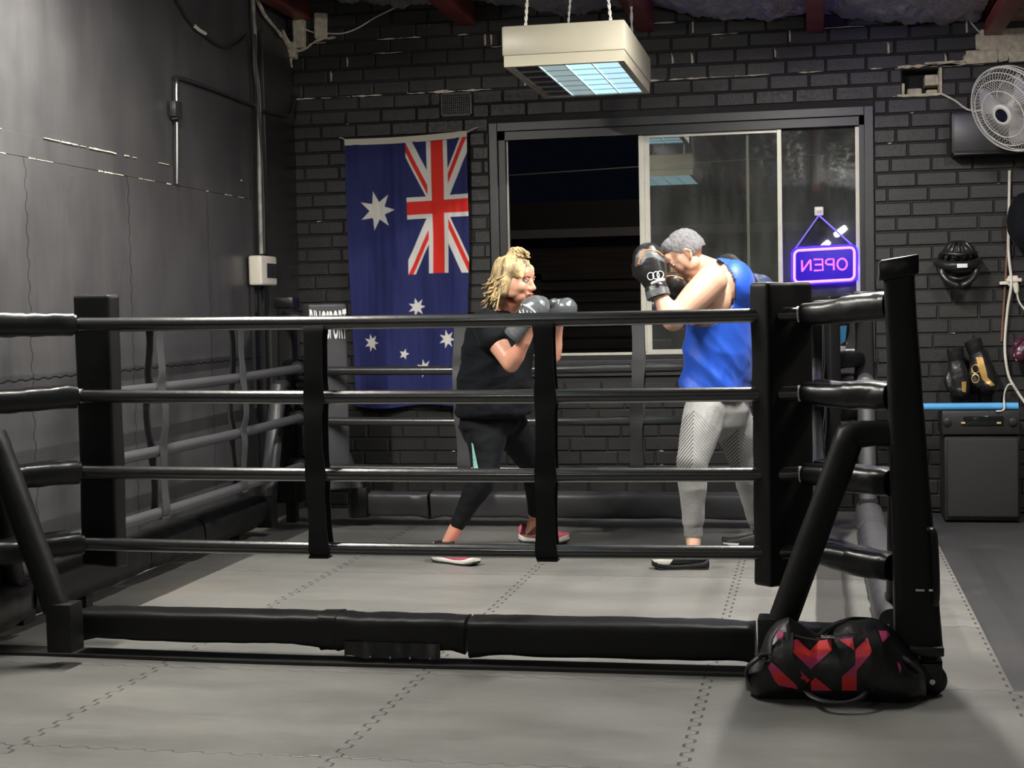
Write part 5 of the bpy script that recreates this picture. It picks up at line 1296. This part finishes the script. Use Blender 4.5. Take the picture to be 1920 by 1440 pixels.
tube(bm, [(q0.x-.12, 9.12, zt2_), (q0.x, 9.12, zt2_), (q1.x, 9.12, zt2_)], .0215, 20); tag(obj('foam_tube', bm, mat('blue_foam', (.10, .40, .78), .6)), 'light blue foam tube lying on top of the amplifier', 'foam tube')
# sheet of paper on the speaker front edge is left out of shape: a thin white booklet under the amplifier
# hanging headgear
hc = P(1796, 497, Y=YB-.10)
hg = thing('headgear', 'black boxing headgear hanging on the brick wall between post and power cable', 'headgear', hc)
bm = B(); S = lambda x, y, z: hc+Vector((x, y, z))
for ph in range(7):
    a_ = PI*ph/6; tube(bm, smooth_path([S(.105*math.cos(a_), .05, .03), S(.10*math.cos(a_), -.03-.05*math.sin(a_), .06), S(.05*math.cos(a_), -.05-.02*math.sin(a_), .125), S(0, -.02, .135)]), .013, 8)
tube(bm, smooth_path([S(-.115, .04, .02), S(-.11, -.05, .01), S(-.06, -.10, -.005), S(0, -.115, -.01), S(.06, -.10, -.005), S(.11, -.05, .01), S(.115, .04, .02)]), .026, 12, flat=1.2)
tube(bm, smooth_path([S(-.10, .04, .06), S(-.09, -.06, .07), S(0, -.10, .06), S(.09, -.06, .07), S(.10, .04, .06)]), .014, 10)
for sx in (-1, 1): tube(bm, smooth_path([S(sx*.10, -.04, .0), S(sx*.095, -.07, -.05), S(sx*.06, -.09, -.10), S(sx*.01, -.09, -.125)]), [.026]*6+[.022]*7, 12)
tube(bm, smooth_path([S(-.09, -.05, -.06), S(0, -.09, -.085), S(.09, -.05, -.06)]), .012, 8); tube(bm, smooth_path([S(-.10, 0, .0), S(-.06, .03, -.03), S(.06, .03, -.03), S(.10, 0, .0)]), .02, 8)
wrinkle(bm, .003, 22); obj('padding', bm, M['black_leather'], hg)
bm = B(); lb = S(.012, -.145, -.008); box(bm, lb-Vector((.030, .002, .012)), lb+Vector((.030, .002, .012)), bevel=.002); obj('label_patch', bm, M['white_print'], hg)
bm = B(); tube(bm, [S(0, .06, .13), Vector((hc.x, YB, hc.z+.14))], .006, 8); obj('hook', bm, M['steel'], hg)
# gloves with gold prints hanging low on the wall
M['gold'] = mat('gold_print', (.62, .38, .12), .35, metal=.4)
g, sh, _ = glove('black boxing glove with gold print hanging right above the blue foam tube', P(1828, 652, Y=YB-.12), P(1858, 740, Y=YB-.12), Vector((-1, 0, .2)), (M['black_leather'], M['black_leather'], M['black_leather']), 1.05, .05, .1)
print_patch(sh, [(1830, 670), (1842, 669), (1848, 690), (1852, 708), (1866, 722), (1858, 724), (1842, 712), (1834, 690)], YB-.2, M['gold'], 'gold_print', 3)
for cy in (692, 710): print_stroke(sh, [(1829+7*math.cos(a), cy+8*math.sin(a), YB-.2) for a in [2*PI*i/14 for i in range(15)]], .0035, M['gold'], 'gold_ring')
g, sh, _ = glove('black boxing glove with small gold tab hanging left above the blue foam tube', P(1792, 668, Y=YB-.12), P(1802, 750, Y=YB-.12), Vector((-1, 0, 0)), (M['black_leather'], M['black_leather'], M['black_leather']), 1.0, .05, .2)
print_patch(sh, [(1803, 716), (1812, 715), (1811, 736), (1804, 734)], YB-.2, M['gold'], 'gold_print', 2)
g, sh, _ = glove('dark maroon boxing glove at the right edge of the picture on the wall', P(1945, 640, Y=YB-.12), P(1902, 672, Y=YB-.12), Vector((0, 0, 1)), (mat('maroon_leather', (.06, .012, .03), .3), M['black_leather'], M['grey_leather']), 1.0, .05, .1)
print_stroke(sh, [(1901, 664, YB-.2), (1906, 676, YB-.2), (1917, 686, YB-.2)], .004, mat('pale_pink', (.6, .42, .36), .5), 'pale_edge')
g, sh, _ = glove('black boxing glove with light blue print hanging at the rear right ring corner', P(1570, 652, Y=8.62), P(1572, 590, Y=8.62), Vector((-1, 0, 0)), (M['black_leather'], M['black_leather'], M['white_print']), .95, .012, .1)
print_patch(sh, [(1573, 612), (1588, 610), (1585, 640), (1576, 646)], 8.55, mat('sky_print', (.10, .42, .85), .4), 'blue_print', 3)
for cy in (620,): print_stroke(sh, [(1563+6*math.cos(a), cy+8*math.sin(a), 8.55) for a in [2*PI*i/14 for i in range(15)]], .003, mat('sky_print_soft', (.12, .40, .8), .4), 'blue_ring')
# power outlet with adaptors and cables at the right edge
pc = P(1893, 530, Y=YB-.02)
po = thing('power_adaptor', 'white double power adaptor on the wall at the right edge', 'power adaptor', pc)
bm = B(); box(bm, pc+Vector((-.060, -.030, -.012)), pc+Vector((.02, .02, .008)), bevel=.004); box(bm, pc+Vector((-.022, -.04, .004)), pc+Vector((.066, .02, .026)), bevel=.004); box(bm, pc+Vector((-.012, -.03, -.02)), pc+Vector((.045, .02, .042)), bevel=.006)
tube(bm, [pc+Vector((.03, -.04, -.01)), pc+Vector((.034, -.045, -.05)), pc+Vector((.036, -.045, -.066))], [.018, .016, .008], 12); obj('plug_body', bm, M['white_plastic'], po)
run('power_cable', [onB(1893, 320, .02), onB(1892, 380, .02), onB(1891, 470, .03), onB(1896, 530, .06), onB(1889, 580, .04), onB(1884, 650, .03), onB(1890, 700, .04), onB(1902, 726, .05), onB(1925, 760, .05)], .0085, M['cord_white'], 'long white power cable down the wall at the right edge', 'cable', k=6)
run('power_cable', [pc+Vector((.036, -.045, -.06)), onB(1912, 568, .05), onB(1930, 590, .05)], .006, M['cord_white'], 'short white cable from the plug to the right edge', 'cable')
run('power_cable', [onB(1905, 732, .06), onB(1898, 722, .07), onB(1890, 722, .08), onB(1884, 735, .1), Vector((P(1884, 752, Y=9.06).x, 9.10, P(1884, 750, Y=9.06).z)), P(1882, 768, Y=9.06), P(1868, 771, Y=9.05)], .005, M['cord_white'], 'white cable knotted and looping down onto the blue foam tube', 'cable', k=6)
run('copper_cable', [onB(1895, 318, .01), onB(1890, 400, .01), onB(1889, 460, .01), onB(1883, 560, .01), onB(1878, 640, .01)], .008, mat('brown_cable', (.16, .075, .05), .5, vary=.4, vscale=10), 'brown cable behind the white power cable at the right', 'cable')
bm = B(); c = P(1922, 415, Y=YB-.13); ellip(bm, c, (.10, .11, .17), None, 3); ellip(bm, c+Vector((.03, 0, -.08)), (.10, .10, .09), None, 3); ellip(bm, c+Vector((.06, .02, .10)), (.05, .08, .09), None, 3)
nb = remeshed(bm, .01, 4); wrinkle(nb, .006, 9); tag(obj('hanging_bag', nb, M['tee'], sharp=None), 'black cloth bag hanging on the wall at the right edge', 'bag')
# ================================================================ sports bag in front of the ring
YBG = 4.955
st = [(1403, 1262, 1292, .05), (1408, 1245, 1298, .085), (1425, 1225, 1304, .11), (1445, 1186, 1308, .125), (1458, 1170, 1309, .13), (1480, 1163, 1310, .135), (1505, 1176, 1310, .138), (1532, 1190, 1310, .14), (1560, 1180, 1310, .14), (1595, 1166, 1310, .14), (1630, 1163, 1310, .14), (1660, 1172, 1310, .135), (1680, 1192, 1309, .13), (1700, 1218, 1307, .115), (1720, 1245, 1303, .09), (1732, 1265, 1295, .05)]
bag = thing('sports_bag', 'black sports bag with red and pink shapes on the mats beside the right corner post', 'bag', (P(1560, 1310, Z=0).x, YBG, 0))
bm = B(); R = []
def bag_at(i_):
    px, ty, by, hd = st[i_]; tz = P(px, ty, Y=YBG).z; x = P(px, 1250, Y=YBG).x
    bz = .002 if 1 < i_ < len(st)-2 else .02; return Vector((x, YBG, (tz+bz)/2)), hd, max(.02, (tz-bz)/2)
for i in range(len(st)):
    c, hd, hz = bag_at(i); hd *= .82; q = []
    for k in range(40):
        t = 2*PI*k/40; ct, sn_ = math.cos(t), math.sin(t); e = 2.6
        yy = math.copysign(abs(ct)**(2/e), ct)*hd; zz = math.copysign(abs(sn_)**(2/e), sn_)*hz
        yy *= 1-.38*max(0, zz/hz)**1.5; q.append(bm.verts.new(c+Vector((0, yy, zz))))
    R.append(q)
skin_rings(bm, R); bmesh.ops.subdivide_edges(bm, edges=[e for e in bm.edges if abs(e.verts[0].co.x-e.verts[1].co.x) > .01], cuts=3, smooth=.8)
bmesh.ops.recalc_face_normals(bm, faces=bm.faces[:]); wrinkle(bm, .007, 7, seed=2); wrinkle(bm, .0025, 19, seed=5)
for v in bm.verts: v.co.z = max(.001, v.co.z)
M['bag'] = mat('black_nylon', (.010, .010, .011), .42, bump=.3, bscale=30); body_ = obj('bag_body', bm, M['bag'], bag)
m, nt, p = new_mat('pink_red_print'); x = NX(nt); vec, X, Y, Z = x.xyz(); n1 = x.noise(vec, 26, 3); c = x.mix(x.ramp(x.m('ADD', n1, x.m('MULTIPLY', x.m('SINE', x.m('MULTIPLY', Z, 62.)), .22)), .35, .65), (.78, .035, .03), (.52, .05, .20)); nt.links.new(c, p.inputs['Base Color']); p.inputs['Roughness'].default_value = .6; M['pinkred'] = m
shapes = [[(370, 740), (385, 730), (435, 735), (430, 815), (375, 765)], [(505, 800), (540, 795), (635, 880), (715, 795), (795, 795), (800, 875), (640, 1020), (500, 885)], [(850, 795), (955, 780), (970, 880)],
          [(975, 875), (1065, 780), (1100, 885), (1085, 910), (985, 1030), (985, 1180), (875, 1180), (875, 1075), (975, 985)], [(1150, 730), (1210, 730), (1235, 760), (1180, 820)], [(1285, 960), (1310, 980), (1320, 1010), (1310, 1055)],
          [(320, 1005), (345, 965), (470, 1080), (560, 1160), (540, 1170), (400, 1140), (370, 1105)], [(515, 1050), (550, 1020), (635, 1100), (615, 1122)], [(640, 1115), (675, 1080), (800, 1180), (645, 1180)]]
for sp_ in shapes: print_patch(body_, [(1360+a/4, 1000+b/4) for a, b in sp_], YBG-.14, M['pinkred'], 'printed_shape', 4, .002)
M['bag_strap'] = mat('black_webbing_strap', (.008, .008, .009), .55, bump=.15, bscale=300)
bagbvh = bvh_of(body_)
def strap_on(pts, w_, name='handle_strap', parent=bag):
    bm = B(); R = []
    q = [(1360+a/4, 1000+b/4) for a, b in pts]
    for i, (a, b) in enumerate(q):
        a2, b2 = q[min(i+1, len(q)-1)]; a1, b1 = q[max(i-1, 0)]; d = Vector((a2-a1, b2-b1)).normalized(); nn = Vector((-d.y, d.x))*w_/2; row = []
        for sgn in (-1, 1):
            p0 = P(a+nn.x*sgn, b+nn.y*sgn, Y=YBG-.14); dd = (p0-Vector((0, 0, CAM_H))).normalized(); h = cast(bagbvh, p0, dd, .004)
            row.append(h if h is not None else p0)
        R.append([bm.verts.new(row[0]), bm.verts.new(row[1]), bm.verts.new(row[1]+Vector((0, .003, 0))), bm.verts.new(row[0]+Vector((0, .003, 0)))])
    skin_rings(bm, R); bmesh.ops.recalc_face_normals(bm, faces=bm.faces[:]); return obj(name, bm, M['bag_strap'], parent)
strap_on([(475, 745), (470, 800), (468, 860), (470, 920), (490, 980), (530, 1060), (575, 1140), (600, 1185)], 19)
strap_on([(1090, 745), (1125, 800), (1145, 870), (1150, 940), (1140, 1020), (1110, 1100), (1070, 1180)], 20)
run_ = lambda pts, r, name, mt_: obj(name, (lambda b_: (tube(b_, smooth_path(pts, 5), r, 8, flat=.6), b_)[1])(B()), mt_, bag)
PB = lambda a, b, y: P(1360+a/4, 1000+b/4, Y=y-.045+.03*(y > 4.94))
run_([PB(600, 1180, 4.885), PB(660, 1230, 4.83), PB(760, 1262, 4.80), PB(900, 1270, 4.80), PB(1010, 1235, 4.83), PB(1070, 1180, 4.885)], .010, 'handle_loop', M['bag_strap'])
run_([PB(700, 770, 4.90), PB(790, 700, 4.97), PB(900, 655, 5.03), PB(1000, 640, 5.06), PB(1120, 655, 5.04), PB(1180, 700, 4.98)], .011, 'handle_loop', M['bag_strap'])
run_([PB(520, 765, 4.92), PB(620, 790, 4.915), PB(720, 795, 4.91), PB(840, 770, 4.91), PB(1000, 745, 4.92)], .005, 'zip', mat('dull_zip', (.12, .12, .12), .3, metal=.6))
run_([PB(390, 720, 4.93), PB(350, 790, 4.92), PB(340, 880, 4.91), PB(345, 960, 4.90)], .006, 'seam_piping', mat('grey_piping', (.09, .09, .095), .4))
run_([PB(345, 905, 4.93), PB(280, 915, 4.91), PB(215, 960, 4.90), PB(165, 1010, 4.92), PB(165, 1080, 4.93), PB(215, 1150, 4.93), PB(260, 1180, 4.95)], .011, 'shoulder_strap', M['bag_strap'])
run_([PB(1250, 860, 4.95), PB(1330, 930, 4.93), PB(1420, 1000, 4.93), PB(1480, 1060, 4.95), PB(1490, 1100, 4.97), PB(1420, 1170, 4.97)], .010, 'shoulder_strap', M['bag_strap'])
bm = B(); c = PB(300, 930, 4.90); tube(bm, [c+Vector((.022*math.cos(t), 0, .012*math.sin(t))) for t in [2*PI*i/16 for i in range(18)]], .004, 6); obj('strap_ring', bm, mat('gunmetal', (.15, .15, .15), .3, metal=.8), bag)
bm = B(); c = PB(770, 775, 4.895); box(bm, c-Vector((.022, .004, .005)), c+Vector((.022, .004, .005)), bevel=.002); obj('zip_pull', bm, M['chrome'], bag)
